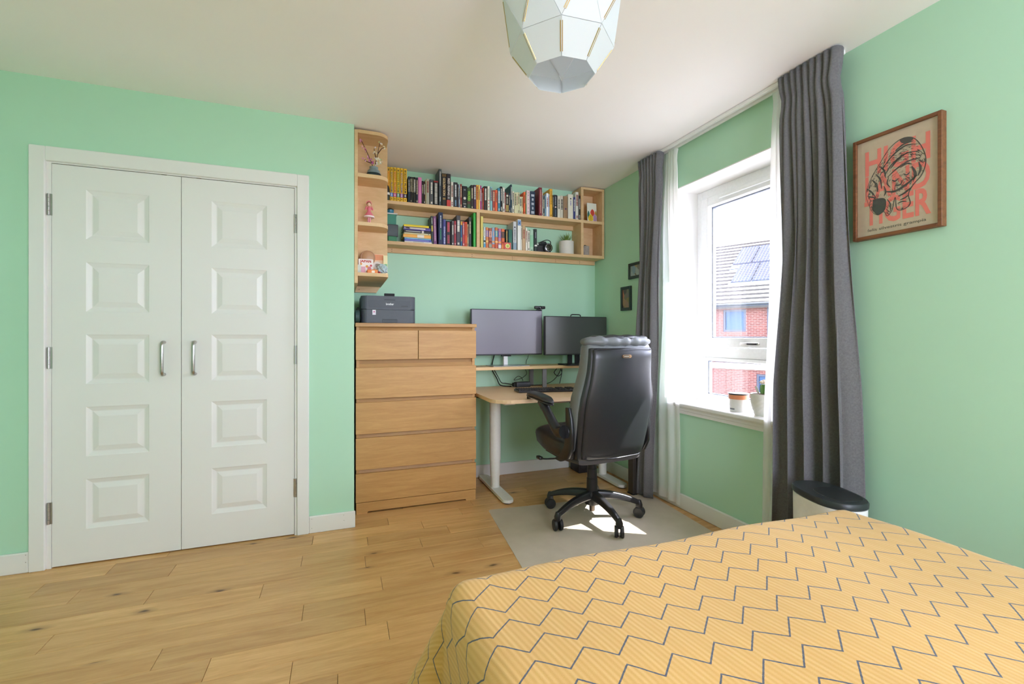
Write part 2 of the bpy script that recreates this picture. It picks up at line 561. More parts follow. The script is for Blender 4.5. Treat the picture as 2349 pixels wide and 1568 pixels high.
fl = MB().box(XL - 0.1, YF - 0.1, -0.10, W + 0.33, B + 0.1, -0.006).build('floor', M['floor_gap'], keep=True)
struct(fl, 'oak plank floor')
PW, PY0 = 0.1172, 1.7375
joints = {0: [-0.428, 0.165], 1: [-0.604, 0.086], 2: [-0.150, 1.1], 3: [-1.014, 0.169], 4: [-0.333, 0.418], 5: [-0.780, 0.108],
          6: [-1.084, -0.189, 0.402], 7: [-1.262, -0.764, 0.130], 8: [-1.046, -0.152, 0.448], -1: [-0.160, 0.9], -2: [-0.9, -0.014]}
k0 = math.floor((YF - PY0) / PW)
k1 = math.ceil((B - PY0) / PW)
for k in range(k0, k1):
    y0, y1 = max(YF, PY0 + k * PW), min(B, PY0 + (k + 1) * PW)
    if y1 - y0 < 0.01: continue
    js = list(joints.get(k, []))
    x = (max(js) if js else XL + rnd.uniform(0.1, 0.7))
    if not js: js.append(x)
    while x < W - 0.5:
        x += rnd.choice((0.45, 0.6, 0.75, 0.9, 1.1))
        if x < W - 0.15: js.append(x)
    js = [XL] + sorted(js) + [W + 0.02]
    for a, b in zip(js, js[1:]):
        mb = MB().box(-(b - a) / 2 + 0.0007, -(y1 - y0) / 2 + 0.0003, -0.006, (b - a) / 2 - 0.0007, (y1 - y0) / 2 - 0.0003, 0.0, bevel=0.0010, seg=1)
        o = mb.build('plank', M['oak_floor'], fl, world=False)
        o.location = ((a + b) / 2, (y0 + y1) / 2, 0)

ceil = MB().box(XL - 0.1, YF - 0.1, H, W + 0.33, B + 0.1, H + 0.12).build('ceiling', M['ceiling'], keep=True)
struct(ceil, 'plain white ceiling')

# window opening in the right wall
WY0, WY1, WZ0, WZ1 = 1.60, 2.49, 0.665, 2.104
XO = W + 0.33
mb = MB()
mb.box(W, YF - 0.1, 0, XO, B + 0.1, WZ0).box(W, YF - 0.1, WZ1, XO, B + 0.1, H)
mb.box(W, YF - 0.1, WZ0, XO, WY0, WZ1).box(W, WY1, WZ0, XO, B + 0.1, WZ1)
struct(mb.build('wall_right', M['green'], keep=True), 'mint green wall with the window')
struct(MB().box(XL, B, 0, W, B + 0.1, H).build('wall_back', M['green'], keep=True), 'mint green wall of the desk alcove')
DX0, DX1, DZ1 = -1.334, -0.239, 1.966         # closet opening
mb = MB()
mb.box(XL, C, 0, DX0, C + 0.1, H).box(DX0, C, DZ1, DX1, C + 0.1, H)
mb.prism([(DX1, C), (AX, C), (AX, B), (AX - 0.09, B), (AX - 0.09, C + 0.1), (DX1, C + 0.1)], 0, H)
struct(mb.build('wall_closet', M['green'], keep=True), 'mint green wall around the closet doors')
struct(MB().box(XL - 0.1, YF - 0.1, 0, XL, B + 0.1, H).build('wall_left', M['green'], keep=True), 'mint green left wall')
FX0, FX1, FZ0, FZ1 = 0.30, 1.95, 0.75, 2.20  # unseen window added behind the camera to light the room
mb = MB()
mb.box(XL, YF - 0.1, 0, W, YF, FZ0).box(XL, YF - 0.1, FZ1, W, YF, H)
mb.box(XL, YF - 0.1, FZ0, FX0, YF, FZ1).box(FX1, YF - 0.1, FZ0, W, YF, FZ1)
struct(mb.build('wall_front', M['green'], keep=True), 'mint green wall behind the viewer')
w2 = sempty('added_fill_window', ((FX0 + FX1) / 2, YF, FZ0), 'unseen window added behind the viewer for fill light')
mb = MB()
t = 0.06
mb.box(FX0, YF - 0.09, FZ0, FX1, YF - 0.03, FZ0 + t).box(FX0, YF - 0.09, FZ1 - t, FX1, YF - 0.03, FZ1)
for xx in (FX0, (FX0 + FX1) / 2 - t / 2, FX1 - t):
    mb.box(xx, YF - 0.09, FZ0 + t, xx + t, YF - 0.03, FZ1 - t)
mb.build('window_frame', M['upvc'], w2)
for xx in (FX0 + t, (FX0 + FX1) / 2 + t / 2):
    MB().box(xx, YF - 0.062, FZ0 + t, xx + (FX1 - FX0) / 2 - 1.5 * t, YF - 0.058, FZ1 - t).build('pane', M['glass'], w2)

# skirting boards
def skirting(name, segs):
    mb = MB()
    for (x0, y0, x1, y1) in segs:
        mb.box(x0, y0, 0, x1, y1, 0.097, bevel=0.004, seg=1)
    return struct(mb.build(name, M['trim'], keep=True))
skirting('baseboard_back', [(AX, B - 0.015, W, B)])
skirting('baseboard_right', [(W - 0.018, YF, W, B - 0.015)])
skirting('baseboard_left', [(XL, YF, XL + 0.015, C)])
bl = skirting('baseboard_closet', [(XL + 0.015, C - 0.016, -1.397, C), (-0.177, C - 0.016, AX + 0.006, C)])
for (xx, zz) in ((-0.162, 0.083), (-0.162, 0.030), (0.008, 0.083), (0.010, 0.052), (-1.405, 0.086), (-1.405, 0.052)):
    MB().lathe([(0.002, 0), (0.002, 0.001)], (xx, C - 0.0172, zz), 'Y', 8).build('nail_mark', plain('A9A69C', 0.8), bl)

# closet architrave and lining
TY = C - 0.020
tr = MB()
tr.box(-1.396, TY, 0, DX0, C, 2.035, bevel=0.004, seg=1).box(DX1, TY, 0, -0.177, C, 2.035, bevel=0.004, seg=1)
tr.box(DX0, TY, DZ1, DX1, C, 2.035, bevel=0.003, seg=1)
struct(tr.build('trim_1', M['trim'], keep=True), 'white architrave around the closet doors')
ln = MB()
ln.box(DX0, C - 0.004, 0, DX0 + 0.017, C + 0.1, DZ1).box(DX1 - 0.013, C - 0.004, 0, DX1, C + 0.1, DZ1).box(DX0 + 0.017, C - 0.004, DZ1 - 0.006, DX1 - 0.013, C + 0.1, DZ1)
struct(ln.build('trim_2', M['trim'], keep=True), 'white lining of the closet doorway')

# ------------------------------------------------------------------ closet doors
DF = C - 0.002                                 # door face
def ring_faces(mb, r0, y0, r1, y1):
    """four sloping quads between rectangle r0 at depth y0 and r1 at y1"""
    def c(r, y): return [(r[0], y, r[2]), (r[1], y, r[2]), (r[1], y, r[3]), (r[0], y, r[3])]
    A, Bq = c(r0, y0), c(r1, y1)
    for i in range(4):
        mb.quad(A[i], A[(i + 1) % 4], Bq[(i + 1) % 4], Bq[i])
def closet_door(n, x0, x1, px0, px1, hx, hinge_x, label):
    z0, z1 = 0.006, 1.957
    d = sempty('door_%d' % n, ((x0 + x1) / 2, DF, 0.0), label)
    leaf = MB()
    leaf.box(x0, DF, z0, px0, DF + 0.035, z1).box(px1, DF, z0, x1, DF + 0.035, z1)
    zs = [0.172 + i * 0.3572 for i in range(5)]
    edges = [z0] + [v for z in zs for v in (z, z + 0.245)] + [z1]
    for a, b in zip(edges[0::2], edges[1::2]):
        leaf.box(px0, DF, a, px1, DF + 0.035, b)
    leaf.build('door_leaf', M['trim'], d)
    for z in zs:
        p = MB()
        r = [px0, px1, z, z + 0.245]
        def ins(q, k): return [q[0] + k, q[1] - k, q[2] + k, q[3] - k]
        r1 = ins(r, 0.005); r2 = ins(r, 0.020); r3 = ins(r, 0.024); r4 = ins(r, 0.047); r5 = ins(r, 0.050)
        ring_faces(p, r, DF, r1, DF + 0.003)
        ring_faces(p, r1, DF + 0.003, r2, DF + 0.009)
        ring_faces(p, r2, DF + 0.009, r3, DF + 0.0095)
        ring_faces(p, r3, DF + 0.0095, r4, DF + 0.0025)
        ring_faces(p, r4, DF + 0.0025, r5, DF + 0.0018)
        p.quad((r5[0], DF + 0.0018, r5[2]), (r5[1], DF + 0.0018, r5[2]), (r5[1], DF + 0.0018, r5[3]), (r5[0], DF + 0.0018, r5[3]))
        ring_faces(p, r, DF, r, DF + 0.03)
        p.quad((r[0], DF + 0.03, r[2]), (r[1], DF + 0.03, r[2]), (r[1], DF + 0.03, r[3]), (r[0], DF + 0.03, r[3]))
        p.build('door_panel', M['trim'], d)
    hz0, hz1, hy = 0.925, 1.092, DF - 0.036
    pts = [(hx, DF, hz0), (hx, DF - 0.018, hz0)] + [(hx, DF - 0.018 - 0.018 * math.sin(a), hz0 + 0.018 - 0.018 * math.cos(a)) for a in (0.5, 1.05, PI / 2)]
    pts += [(hx, DF - 0.018 - 0.018 * math.sin(a), hz1 - 0.018 + 0.018 * math.cos(a)) for a in (PI / 2, 1.05, 0.5)] + [(hx, DF - 0.018, hz1), (hx, DF, hz1)]
    hd = MB().tube(pts, 0.0085, 12).build('handle', M['satin'], d, smooth=True)
    hd['label'] = 'brushed steel D handle'
    for zc in (1.758, 1.018, 0.268):
        hg = MB()
        for j in range(5):
            hg.lathe([(0.0052, 0.0005), (0.0052, 0.0202)], (hinge_x, DF - 0.007, zc - 0.052 + j * 0.0208), 'Z', 10)
        hg.box(hinge_x - 0.012, DF - 0.0035, zc - 0.052, hinge_x + 0.012, DF - 0.001, zc + 0.052)
        hg.build('hinge', M['satin'], d, smooth=True)
    return d
d1 = closet_door(1, -1.3155, -0.7915, -1.185, -0.928, -0.864, -1.325, 'left white closet door with five raised panels')
d2 = closet_door(2, -0.7885, -0.2545, -0.654, -0.391, -0.728, -0.2455, 'right white closet door with five raised panels')
for dd, xx in ((d1, -0.865), (d2, -0.712)):
    MB().box(xx - 0.011, DF - 0.001, 1.9575, xx + 0.011, DF + 0.02, 1.9655).build('ball_catch', plain('6B5A3E', 0.4, metal=0.8), dd)

# ------------------------------------------------------------------ window
w1 = sempty('window_1', (2.30, (WY0 + WY1) / 2, WZ0), 'white window with a wide upper pane over a low lower pane')
rv = MB()
rv.box(W - 0.001, WY1 - 0.006, WZ0, XO, WY1, WZ1).box(W - 0.001, WY0, WZ0, XO, WY0 + 0.006, WZ1).box(W - 0.001, WY0, WZ1 - 0.006, XO, WY1, WZ1)
struct(rv.build('trim_3', M['reveal'], keep=True), 'white plastered window reveal')
FX = 2.285
fr = MB()
fr.box(FX, WY1 - 0.056, WZ0 + 0.02, FX + 0.07, WY1 - 0.006, WZ1 - 0.006, bevel=0.004)
fr.box(FX, WY0 + 0.006, WZ0 + 0.02, FX + 0.07, WY0 + 0.056, WZ1 - 0.006, bevel=0.004)
fr.box(FX, WY0 + 0.056, WZ1 - 0.062, FX + 0.07, WY1 - 0.056, WZ1 - 0.006, bevel=0.004)
fr.box(FX, WY0 + 0.056, 0.985, FX + 0.07, WY1 - 0.056, 1.050, bevel=0.004)
fr.box(FX, WY0 + 0.056, WZ0 + 0.02, FX + 0.07, WY1 - 0.056, WZ0 + 0.05, bevel=0.004)
fr.build('window_frame', M['upvc'], w1)
def sash(name, y0, y1, z0, z1, wd, dx):
    s = MB()
    for (a, b, c2, d2_) in ((y0, y0 + wd, z0, z1), (y1 - wd, y1, z0, z1), (y0 + wd, y1 - wd, z1 - wd, z1), (y0 + wd, y1 - wd, z0, z0 + wd)):
        s.box(FX - dx, a, c2, FX + 0.055, b, d2_, bevel=0.005)
    so = s.build(name, M['upvc'], w1)
    g = MB()
    k = 0.007
    for (a, b, c2, d2_) in ((y0 + wd, y0 + wd + k, z0 + wd, z1 - wd), (y1 - wd - k, y1 - wd, z0 + wd, z1 - wd), (y0 + wd, y1 - wd, z1 - wd - k, z1 - wd), (y0 + wd, y1 - wd, z0 + wd, z0 + wd + k)):
        g.box(FX + 0.022, a, c2, FX + 0.044, b, d2_)
    g.build('spacer', plain('7A8090', 0.4, metal=0.5), so)
    for xx in (FX + 0.020, FX + 0.044):
        MB().box(xx, y0 + wd - 0.004, z0 + wd - 0.004, xx + 0.002, y1 - wd + 0.004, z1 - wd + 0.004).build('pane', M['glass'], so)
    return so
sash('upper_sash', WY0 + 0.058, WY1 - 0.058, 1.053, 2.040, 0.060, 0.016)
sash('lower_sash', WY0 + 0.062, WY1 - 0.062, 0.716, 0.984, 0.022, 0.004)
v = MB().box(FX - 0.030, 1.80, 2.004, FX - 0.016, 2.27, 2.026, bevel=0.006)
v.build('trickle_vent', M['upvc'], w1)
hd = MB()
hd.box(FX - 0.030, 2.045, 1.064, FX - 0.014, 2.105, 1.088, bevel=0.006)
hd.box(FX - 0.046, 1.955, 1.068, FX - 0.030, 2.088, 1.086, bevel=0.007)
hd.build('handle', M['satin'], w1, smooth=True)
MB().box(FX - 0.0475, 1.965, 1.072, FX - 0.0455, 2.035, 1.081, bevel=0.0008).build('handle_grip', plain('3A3A3E', 0.5), w1)
sl = MB()
sl.box(2.040, WY0 - 0.045, 0.668, FX + 0.01, WY1 - 0.006, 0.692, bevel=0.007, seg=3)
sl.build('window_sill', M['trim'], w1)
ap = MB()
ap.prism([(W, 0.622), (W - 0.018, 0.622), (W - 0.018, 0.640), (W - 0.024, 0.644), (W - 0.024, 0.656), (W - 0.034, 0.668), (W, 0.668)], WY0 - 0.035, WY1 - 0.006, 'Y')
ap.build('sill_apron', M['trim'], w1)
# ------------------------------------------------------------------ bed and coverlet
bed = thing('bed', 'double bed in the foreground, hidden under the yellow coverlet', 'bed', (0.985, 0.135, 0.0))
MB().box(0.28, -0.92, 0.10, 1.69, 1.10, 0.24, bevel=0.01).build('bed_frame', plain('C9C2B4', 0.7), bed)
MB().box(0.275, -0.90, 0.24, 1.695, 1.105, 0.470, bevel=0.06, seg=4).build('mattress', plain('ECE9E2', 0.9), bed, smooth=True)
for (xx, yy) in ((0.32, -0.86), (1.61, -0.86), (0.32, 1.02), (1.61, 1.02)):
    MB().box(xx, yy, 0.0, xx + 0.05, yy + 0.05, 0.10, bevel=0.004).build('leg', M['walnut'], bed)

def build_coverlet():
    x0, x1, y0, y1, ztop, R = 0.300, 1.672, -0.93, 1.098, 0.508, 0.062
    nx, ny = 90, 120
    verts, uvs, faces = [], [], []
    def wav(x, y):
        return (0.0045 * math.sin(5.1 * x + 1.3 * y + 0.6) * math.sin(4.3 * y - 1.7 * x) + 0.003 * math.sin(11 * x - 5 * y) + 0.002 * math.sin(17 * y + 3 * x))
    idx = {}
    for j in range(ny + 1):
        for i in range(nx + 1):
            x, y = x0 + (x1 - x0) * i / nx, y0 + (y1 - y0) * j / ny
            idx[i, j] = len(verts)
            verts.append((x, y, ztop + wav(x, y))); uvs.append((x, y))
    for j in range(ny):
        for i in range(nx):
            faces.append((idx[i, j], idx[i + 1, j], idx[i + 1, j + 1], idx[i, j + 1]))
    # perimeter from the head-left corner, down the left side to the foot, across, and up the right side
    per = []
    for j in range(0, ny + 1): per.append((idx[0, j], (-1.0, 0.0), 0.0))
    nc = 14
    for k in range(1, nc): a = PI - 0.5 * PI * k / nc; per.append((idx[0, ny], (math.cos(a), math.sin(a)), math.sin(PI * k / nc)))
    for i in range(0, nx + 1): per.append((idx[i, ny], (0.0, 1.0), 0.0))
    for k in range(1, nc): a = 0.5 * PI - 0.5 * PI * k / nc; per.append((idx[nx, ny], (math.cos(a), math.sin(a)), 0.25 * math.sin(PI * k / nc)))
    for j in range(ny, -1, -1): per.append((idx[nx, j], (1.0, 0.0), 0.0))
    ns = 26
    L = 0.44
    prev = None
    for q, (vi, nrm, cor) in enumerate(per):
        px, py, pz = verts[vi]
        col = [vi]
        for s in range(1, ns + 1):
            d = L * s / ns
            arc = R * PI / 2
            if d < arc:
                o, dz = R * math.sin(d / R), R * (1 - math.cos(d / R))
            else:
                e = d - arc
                fl_ = 0.05 + 0.42 * cor
                o = R + fl_ * e + 0.010 * math.sin(q * 0.16) * min(1, e / 0.12) * (1 - cor)
                dz = R + e * (1 - 0.10 * cor)
            col.append(len(verts))
            verts.append((px + nrm[0] * o, py + nrm[1] * o, max(pz - dz, 0.03)))
            uvs.append((px + nrm[0] * d, py + nrm[1] * d))
        if prev is not None:
            for s in range(ns):
                if prev[s] == col[s]:
                    faces.append((prev[s], prev[s + 1], col[s + 1]))
                else:
                    faces.append((prev[s], prev[s + 1], col[s + 1], col[s]))
        prev = col
    me = bpy.data.meshes.new('coverlet')
    me.from_pydata(verts, [], faces)
    uvl = me.uv_layers.new(name='cloth')
    for lp in me.loops:
        uvl.data[lp.index].uv = uvs[lp.vertex_index]
    me.update()
    bm = bmesh.new(); bm.from_mesh(me)
    bmesh.ops.recalc_face_normals(bm, faces=bm.faces[:])
    bm.to_mesh(me); bm.free()
    o = link('coverlet', me, M['coverlet'], smooth=True, angle=180)
    sm = o.modifiers.new('thickness', 'SOLIDIFY')
    sm.thickness = 0.006; sm.offset = -1
    return tag(o, 'mustard yellow coverlet with grey zigzag lines draped over the bed', 'coverlet')
build_coverlet()

# ------------------------------------------------------------------ chest of drawers
CX0, CX1, CY0, CY1, CH = 0.080, 0.866, 3.030, 3.488, 1.208
ch = thing('chest_of_drawers', 'tall oak veneer chest of six drawers in the alcove beside the desk', 'drawers', ((CX0 + CX1) / 2, (CY0 + CY1) / 2, 0))
bd = MB()
bd.box(CX0 + 0.004, CY0 + 0.022, 0.0, CX0 + 0.022, CY1, CH - 0.024).box(CX1 - 0.022, CY0 + 0.022, 0.0, CX1 - 0.004, CY1, CH - 0.024)
bd.box(CX0 + 0.022, CY1 - 0.008, 0.02, CX1 - 0.022, CY1, CH - 0.024)
bd.build('body', M['veneer'], ch)
MB().box(CX0 - 0.002, CY0 - 0.004, CH - 0.024, CX1 + 0.003, CY1, CH, bevel=0.0015, seg=1).build('top_panel', M['veneer'], ch)
MB().box(CX0 + 0.022, CY0 + 0.036, 0.05, CX1 - 0.022, CY0 + 0.046, CH - 0.024).build('inner_rail', M['veneer_dark'], ch)
pl = MB()
pl.prism([(CX0 + 0.003, 0.0), (CX0 + 0.07, 0.0), (CX0 + 0.074, 0.010), (CX1 - 0.074, 0.010), (CX1 - 0.07, 0.0), (CX1 - 0.003, 0.0), (CX1 - 0.003, 0.068), (CX0 + 0.003, 0.068)], CY0 + 0.002, CY0 + 0.020, 'Y')
pl.build('plinth', M['veneer'], ch)
rows = [(0.948, 1.162), (0.727, 0.923), (0.502, 0.702), (0.277, 0.477), (0.0715, 0.252)]
xm = 0.4705
for i, (a, b) in enumerate(rows):
    if i == 0:
        a = 0.973
        parts = [(CX0, xm - 0.002), (xm + 0.002, CX1)]
    else:
        parts = [(CX0, CX1)]
    for (p, q) in parts:
        o = MB().box(-(q - p) / 2, -0.010, -(b - a) / 2, (q - p) / 2, 0.010, (b - a) / 2, bevel=0.0012, seg=1).build('drawer_front', M['veneer'], ch, world=False)
        o.location = Vector(((p + q) / 2, CY0 + 0.010, (a + b) / 2)) - Vector(ch.location)
    # bevelled finger rail above each lower drawer
gl = MB()
for z in (0.923, 0.702, 0.477, 0.252, 1.162):
    gl.prism([(CY0 + 0.020, z - 0.006), (CY0 + 0.034, z - 0.002), (CY0 + 0.034, z + 0.024), (CY0 + 0.028, z + 0.024)], CX0 + 0.022, CX1 - 0.022, 'X')
gl.build('finger_rail', M['veneer_dark'], ch)

# ------------------------------------------------------------------ desk
DZ = 0.722
dk = thing('standing_desk', 'height-adjustable desk with a pale birch top and white legs', 'desk', (1.48, 3.09, 0))
MB().prism(rrect(0.888, 2.672, 2.060, 3.482, [0.13, 0.13, 0.03, 0.03], 8), DZ - 0.024, DZ, 'Z', bevel=0.003).build('desktop', M['desk_wood'], dk)
for lx in (1.044, 1.946):
    MB().lathe([(0.0405, 0.225), (0.0405, DZ - 0.055)], (lx, 3.15, 0), 'Z', 28).build('leg', M['white_metal'], dk, smooth=True)
    lo = MB().lathe([(0.0355, 0.112), (0.0375, 0.150), (0.0375, 0.225)], (lx, 3.15, 0), 'Z', 28)
    lo.lathe([(0.0320, 0.026), (0.0320, 0.112)], (lx, 3.15, 0), 'Z', 28)
    lo.build('leg_column', M['white_metal'], dk, smooth=True)
    MB().prism(rrect(lx - 0.038, 2.845, lx + 0.038, 3.462, 0.036, 6), 0.010, 0.030, 'Z', bevel=0.003).build('foot', M['white_metal'], dk)
    for yy in (2.885, 3.425):
        MB().lathe([(0.026, 0.0), (0.026, 0.010)], (lx, yy, 0), 'Z', 16).build('foot_pad', M['black_plastic'], dk)
    MB().prism([(2.80, DZ - 0.024), (3.42, DZ - 0.024), (3.38, DZ - 0.055), (2.84, DZ - 0.055)], lx - 0.035, lx + 0.035, 'X').build('top_bracket', M['white_metal'], dk)
MB().box(1.079, 3.27, DZ - 0.070, 1.911, 3.31, DZ - 0.030, bevel=0.004).build('crossbar', M['white_metal'], dk)
nt = MB()
rg = []
for i in range(13):
    x = 1.16 + 0.60 * i / 12
    s = math.sin(PI * i / 12)
    rg.append([(x, 2.86, DZ - 0.026), (x, 2.90, DZ - 0.034 - 0.036 * s), (x, 3.05, DZ - 0.036 - 0.040 * s), (x, 3.20, DZ - 0.034 - 0.036 * s), (x, 3.24, DZ - 0.026)])
nt.loft(rg)
nt.build('cable_net', plain('B2A39E', 0.8), dk, smooth=True)

# monitor riser standing on the desk
rs = thing('monitor_riser', 'pale wooden monitor shelf on grey metal legs standing on the desk', 'shelf', (1.47, 3.37, DZ))
MB().box(0.895, 3.250, 0.869, 2.050, 3.485, 0.892, bevel=0.002, seg=1).build('shelf_board', M['pale_wood'], rs)
for (lx, ly) in ((0.905, 3.28), (0.905, 3.44), (1.502, 3.29), (1.452, 3.44), (2.02, 3.28), (2.02, 3.44)):
    MB().box(lx - 0.018, ly - 0.006, DZ, lx + 0.018, ly + 0.006, 0.869, bevel=0.001, seg=1).build('leg', M['grey_metal'], rs)

# ------------------------------------------------------------------ monitors
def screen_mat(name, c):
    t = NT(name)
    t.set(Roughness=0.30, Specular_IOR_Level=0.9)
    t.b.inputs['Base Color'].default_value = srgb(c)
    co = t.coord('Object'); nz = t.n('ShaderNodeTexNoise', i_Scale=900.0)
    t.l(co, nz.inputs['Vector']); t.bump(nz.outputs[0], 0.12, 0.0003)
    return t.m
M['screen_a'] = screen_mat('matte_screen_reflection_tint', '7C7784')  # lilac base colour stands in for a bright reflection on the screen
M['screen_b'] = screen_mat('matte_screen_dark', '3C3F3D')  # grey base lifted likewise in place of reflected light
def monitor(name, label, x0, x1, z0, z1, y, rot, bezel, scr, stand_mat, neck):
    cx = (x0 + x1) / 2
    w, h = (x1 - x0) / 2, (z1 - z0)
    t = thing(name, label, 'monitor', (cx, y, 0.892), rot)
    zz = z0 - 0.892
    MB().box(-w, -0.012, zz, w, 0.022, zz + h, bevel=0.004).build('housing', bezel, t, world=False)
    MB().box(-w + 0.05, 0.022, zz + 0.05, w - 0.05, 0.05, zz + h - 0.05, bevel=0.015).build('rear_cover', bezel, t, world=False)
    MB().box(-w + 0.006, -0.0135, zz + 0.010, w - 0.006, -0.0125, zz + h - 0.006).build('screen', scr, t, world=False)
    if neck == 'silver':
        MB().box(-0.150, -0.10, 0.0, 0.150, 0.09, 0.006, bevel=0.002, seg=1).build('stand_base', stand_mat, t, world=False)
        n = MB().box(-0.018, 0.030, 0.006, 0.018, 0.050, zz + 0.10, bevel=0.003)
        n.build('stand_neck', M['white_plastic'], t, world=False)
        MB().box(-0.035, 0.028, zz - 0.012, 0.045, 0.055, zz + 0.004, bevel=0.003).build('stand_hinge', M['black_plastic'], t, world=False)
    else:
        MB().prism(rrect(-0.13, -0.10, 0.13, 0.085, 0.02), 0.0, 0.010, 'Z', bevel=0.003).build('stand_base', stand_mat, t, world=False)
        n = MB()
        n.box(-0.055, 0.026, 0.010, -0.020, 0.046, zz + 0.12, bevel=0.002).box(0.012, 0.026, 0.010, 0.050, 0.050, zz + 0.12, bevel=0.002)
        n.build('stand_neck', stand_mat, t, world=False)
        hl = MB().tube(curve_pts([(-0.045, 0.01, zz + h - 0.002), (-0.036, 0.01, zz + h + 0.014), (0.0, 0.01, zz + h + 0.016), (0.040, 0.01, zz + h + 0.014), (0.048, 0.01, zz + h - 0.002)], 5), 0.0045, 8)
        hl.build('carry_handle', stand_mat, t, smooth=True, world=False)
    return t
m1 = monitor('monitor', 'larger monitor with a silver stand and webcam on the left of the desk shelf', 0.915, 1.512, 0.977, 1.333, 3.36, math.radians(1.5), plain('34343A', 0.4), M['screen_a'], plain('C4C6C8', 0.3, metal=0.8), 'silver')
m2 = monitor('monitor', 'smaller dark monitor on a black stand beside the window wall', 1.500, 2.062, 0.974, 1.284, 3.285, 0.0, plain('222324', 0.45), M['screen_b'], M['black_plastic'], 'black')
wc = thing('webcam', 'small black webcam clipped on top of the larger monitor', 'webcam', (1.484, 3.352, 1.3333))
MB().box(1.440, 3.335, 1.343, 1.532, 3.360, 1.366, bevel=0.006, seg=3).build('body', M['black_plastic'], wc, smooth=True)
MB().lathe([(0.0125, 0), (0.0125, -0.006), (0.009, -0.008)], (1.486, 3.335, 1.3545), 'Y', 16).build('lens', plain('101014', 0.1), wc, smooth=True)
MB().box(1.465, 3.335, 1.3335, 1.505, 3.375, 1.344, bevel=0.002).build('clip', M['black_plastic'], wc)

# keyboard
kb = thing('keyboard', 'black computer keyboard lying on the desk behind the chair', 'keyboard', (1.39, 3.02, DZ), math.radians(-8))
MB().prism([(-0.215, -0.062), (0.215, -0.062), (0.222, 0.070), (-0.222, 0.070)], 0.002, 0.017, 'Z', bevel=0.003).build('case', M['black_plastic'], kb, world=False)
_key = MB().box(-0.0078, -0.0078, 0, 0.0078, 0.0078, 0.008, bevel=0.0018, seg=1).to_mesh('key')
_key.materials.append(plain('2B2B2D', 0.6))
for r in range(6):
    for c in range(23):
        if c in (15, 19) or (r == 5 and c in (16, 18) and False): continue
        o = bpy.data.objects.new('key', _key); COL.objects.link(o); o.parent = kb
        o.location = (-0.207 + c * 0.0188, -0.050 + r * 0.0205, 0.016)

# ------------------------------------------------------------------ office chair
chx, chy, yaw = 1.449, 2.466, math.radians(4.0)
oc = thing('office_chair', 'black leather executive office chair on castors, back turned to the viewer', 'chair', (chx, chy, 0.0), yaw)
def lp(name, mb, mat, parent=oc, smooth=True, angle=40):
    return mb.build(name, mat, parent, smooth=smooth, world=False, angle=angle)
hub = MB().lathe([(0.030, 0.085), (0.046, 0.092), (0.050, 0.120), (0.048, 0.155), (0.036, 0.172)], (0, 0, 0), 'Z', 28)
lp('base_hub', hub, M['black_plastic'])
for k in range(5):
    a = math.radians(54 + 72 * k) - yaw
    ca, sa = math.cos(a), math.sin(a)
    rings = []
    for i in range(13):
        f = i / 12
        r = 0.030 + 0.262 * f
        zc = 0.148 - 0.004 * f - 0.052 * f ** 2.2
        wd = 0.030 - 0.012 * f
        hh = 0.026 - 0.011 * f
        ring = []
        for (uu, vv) in rrect(-wd, -hh, wd, hh, min(wd, hh) * 0.55, 3):
            tap = 1.0 if vv < 0 else 0.72
            ring.append((ca * r - sa * uu * tap, sa * r + ca * uu * tap, zc + vv))
        rings.append(ring)
    arm = lp('base_arm', MB().loft(rings), M['black_plastic'], angle=50)
    cxx, cyy = 0.295 * ca, 0.295 * sa
    cast = lp('castor', MB().lathe([(0.014, 0.052), (0.021, 0.060), (0.021, 0.082), (0.012, 0.106)], (cxx, cyy, 0), 'Z', 16), M['black_plastic'])
    b = math.radians((20, 75, -12, -35, 35)[k])
    for s in (-1, 1):
        wh = MB().lathe([(0.004, -0.0105), (0.026, -0.0105), (0.0325, -0.006), (0.0335, 0.004), (0.030, 0.0105), (0.022, 0.0085), (0.012, 0.0105), (0.003, 0.0105)], (0, 0, 0), 'X', 24)
        wh.xform(Matrix.Translation((cxx, cyy, 0.0335)) @ Matrix.Rotation(b, 4, 'Z') @ Matrix.Translation((s * 0.0155, 0, 0)) @ (Matrix.Identity(4) if s > 0 else Matrix.Rotation(PI, 4, 'Z')))
        lp('wheel', wh, plain('202022', 0.45), cast)
gc = MB().lathe([(0.0345, 0.165), (0.0330, 0.248), (0.0300, 0.250), (0.0290, 0.308), (0.0270, 0.310), (0.0265, 0.372)], (0, 0, 0), 'Z', 24)
lp('gas_column', gc, M['black_plastic'])
lp('column_end', MB().lathe([(0.014, 0.045), (0.017, 0.050), (0.018, 0.090)], (0, 0, 0), 'Z', 16), plain('5A5048', 0.35, metal=0.7))
lp('tilt_mechanism', MB().box(-0.10, -0.13, 0.372, 0.10, 0.10, 0.405, bevel=0.01), M['black_matte'])
lv = MB().tube(curve_pts([(-0.10, 0.02, 0.388), (-0.22, 0.05, 0.380), (-0.285, 0.10, 0.372), (-0.292, 0.14, 0.372)], 4), 0.005, 8)
lv.box(-0.305, 0.115, 0.362, -0.280, 0.165, 0.380, bevel=0.004)
lp('height_lever', lv, M['black_plastic'])
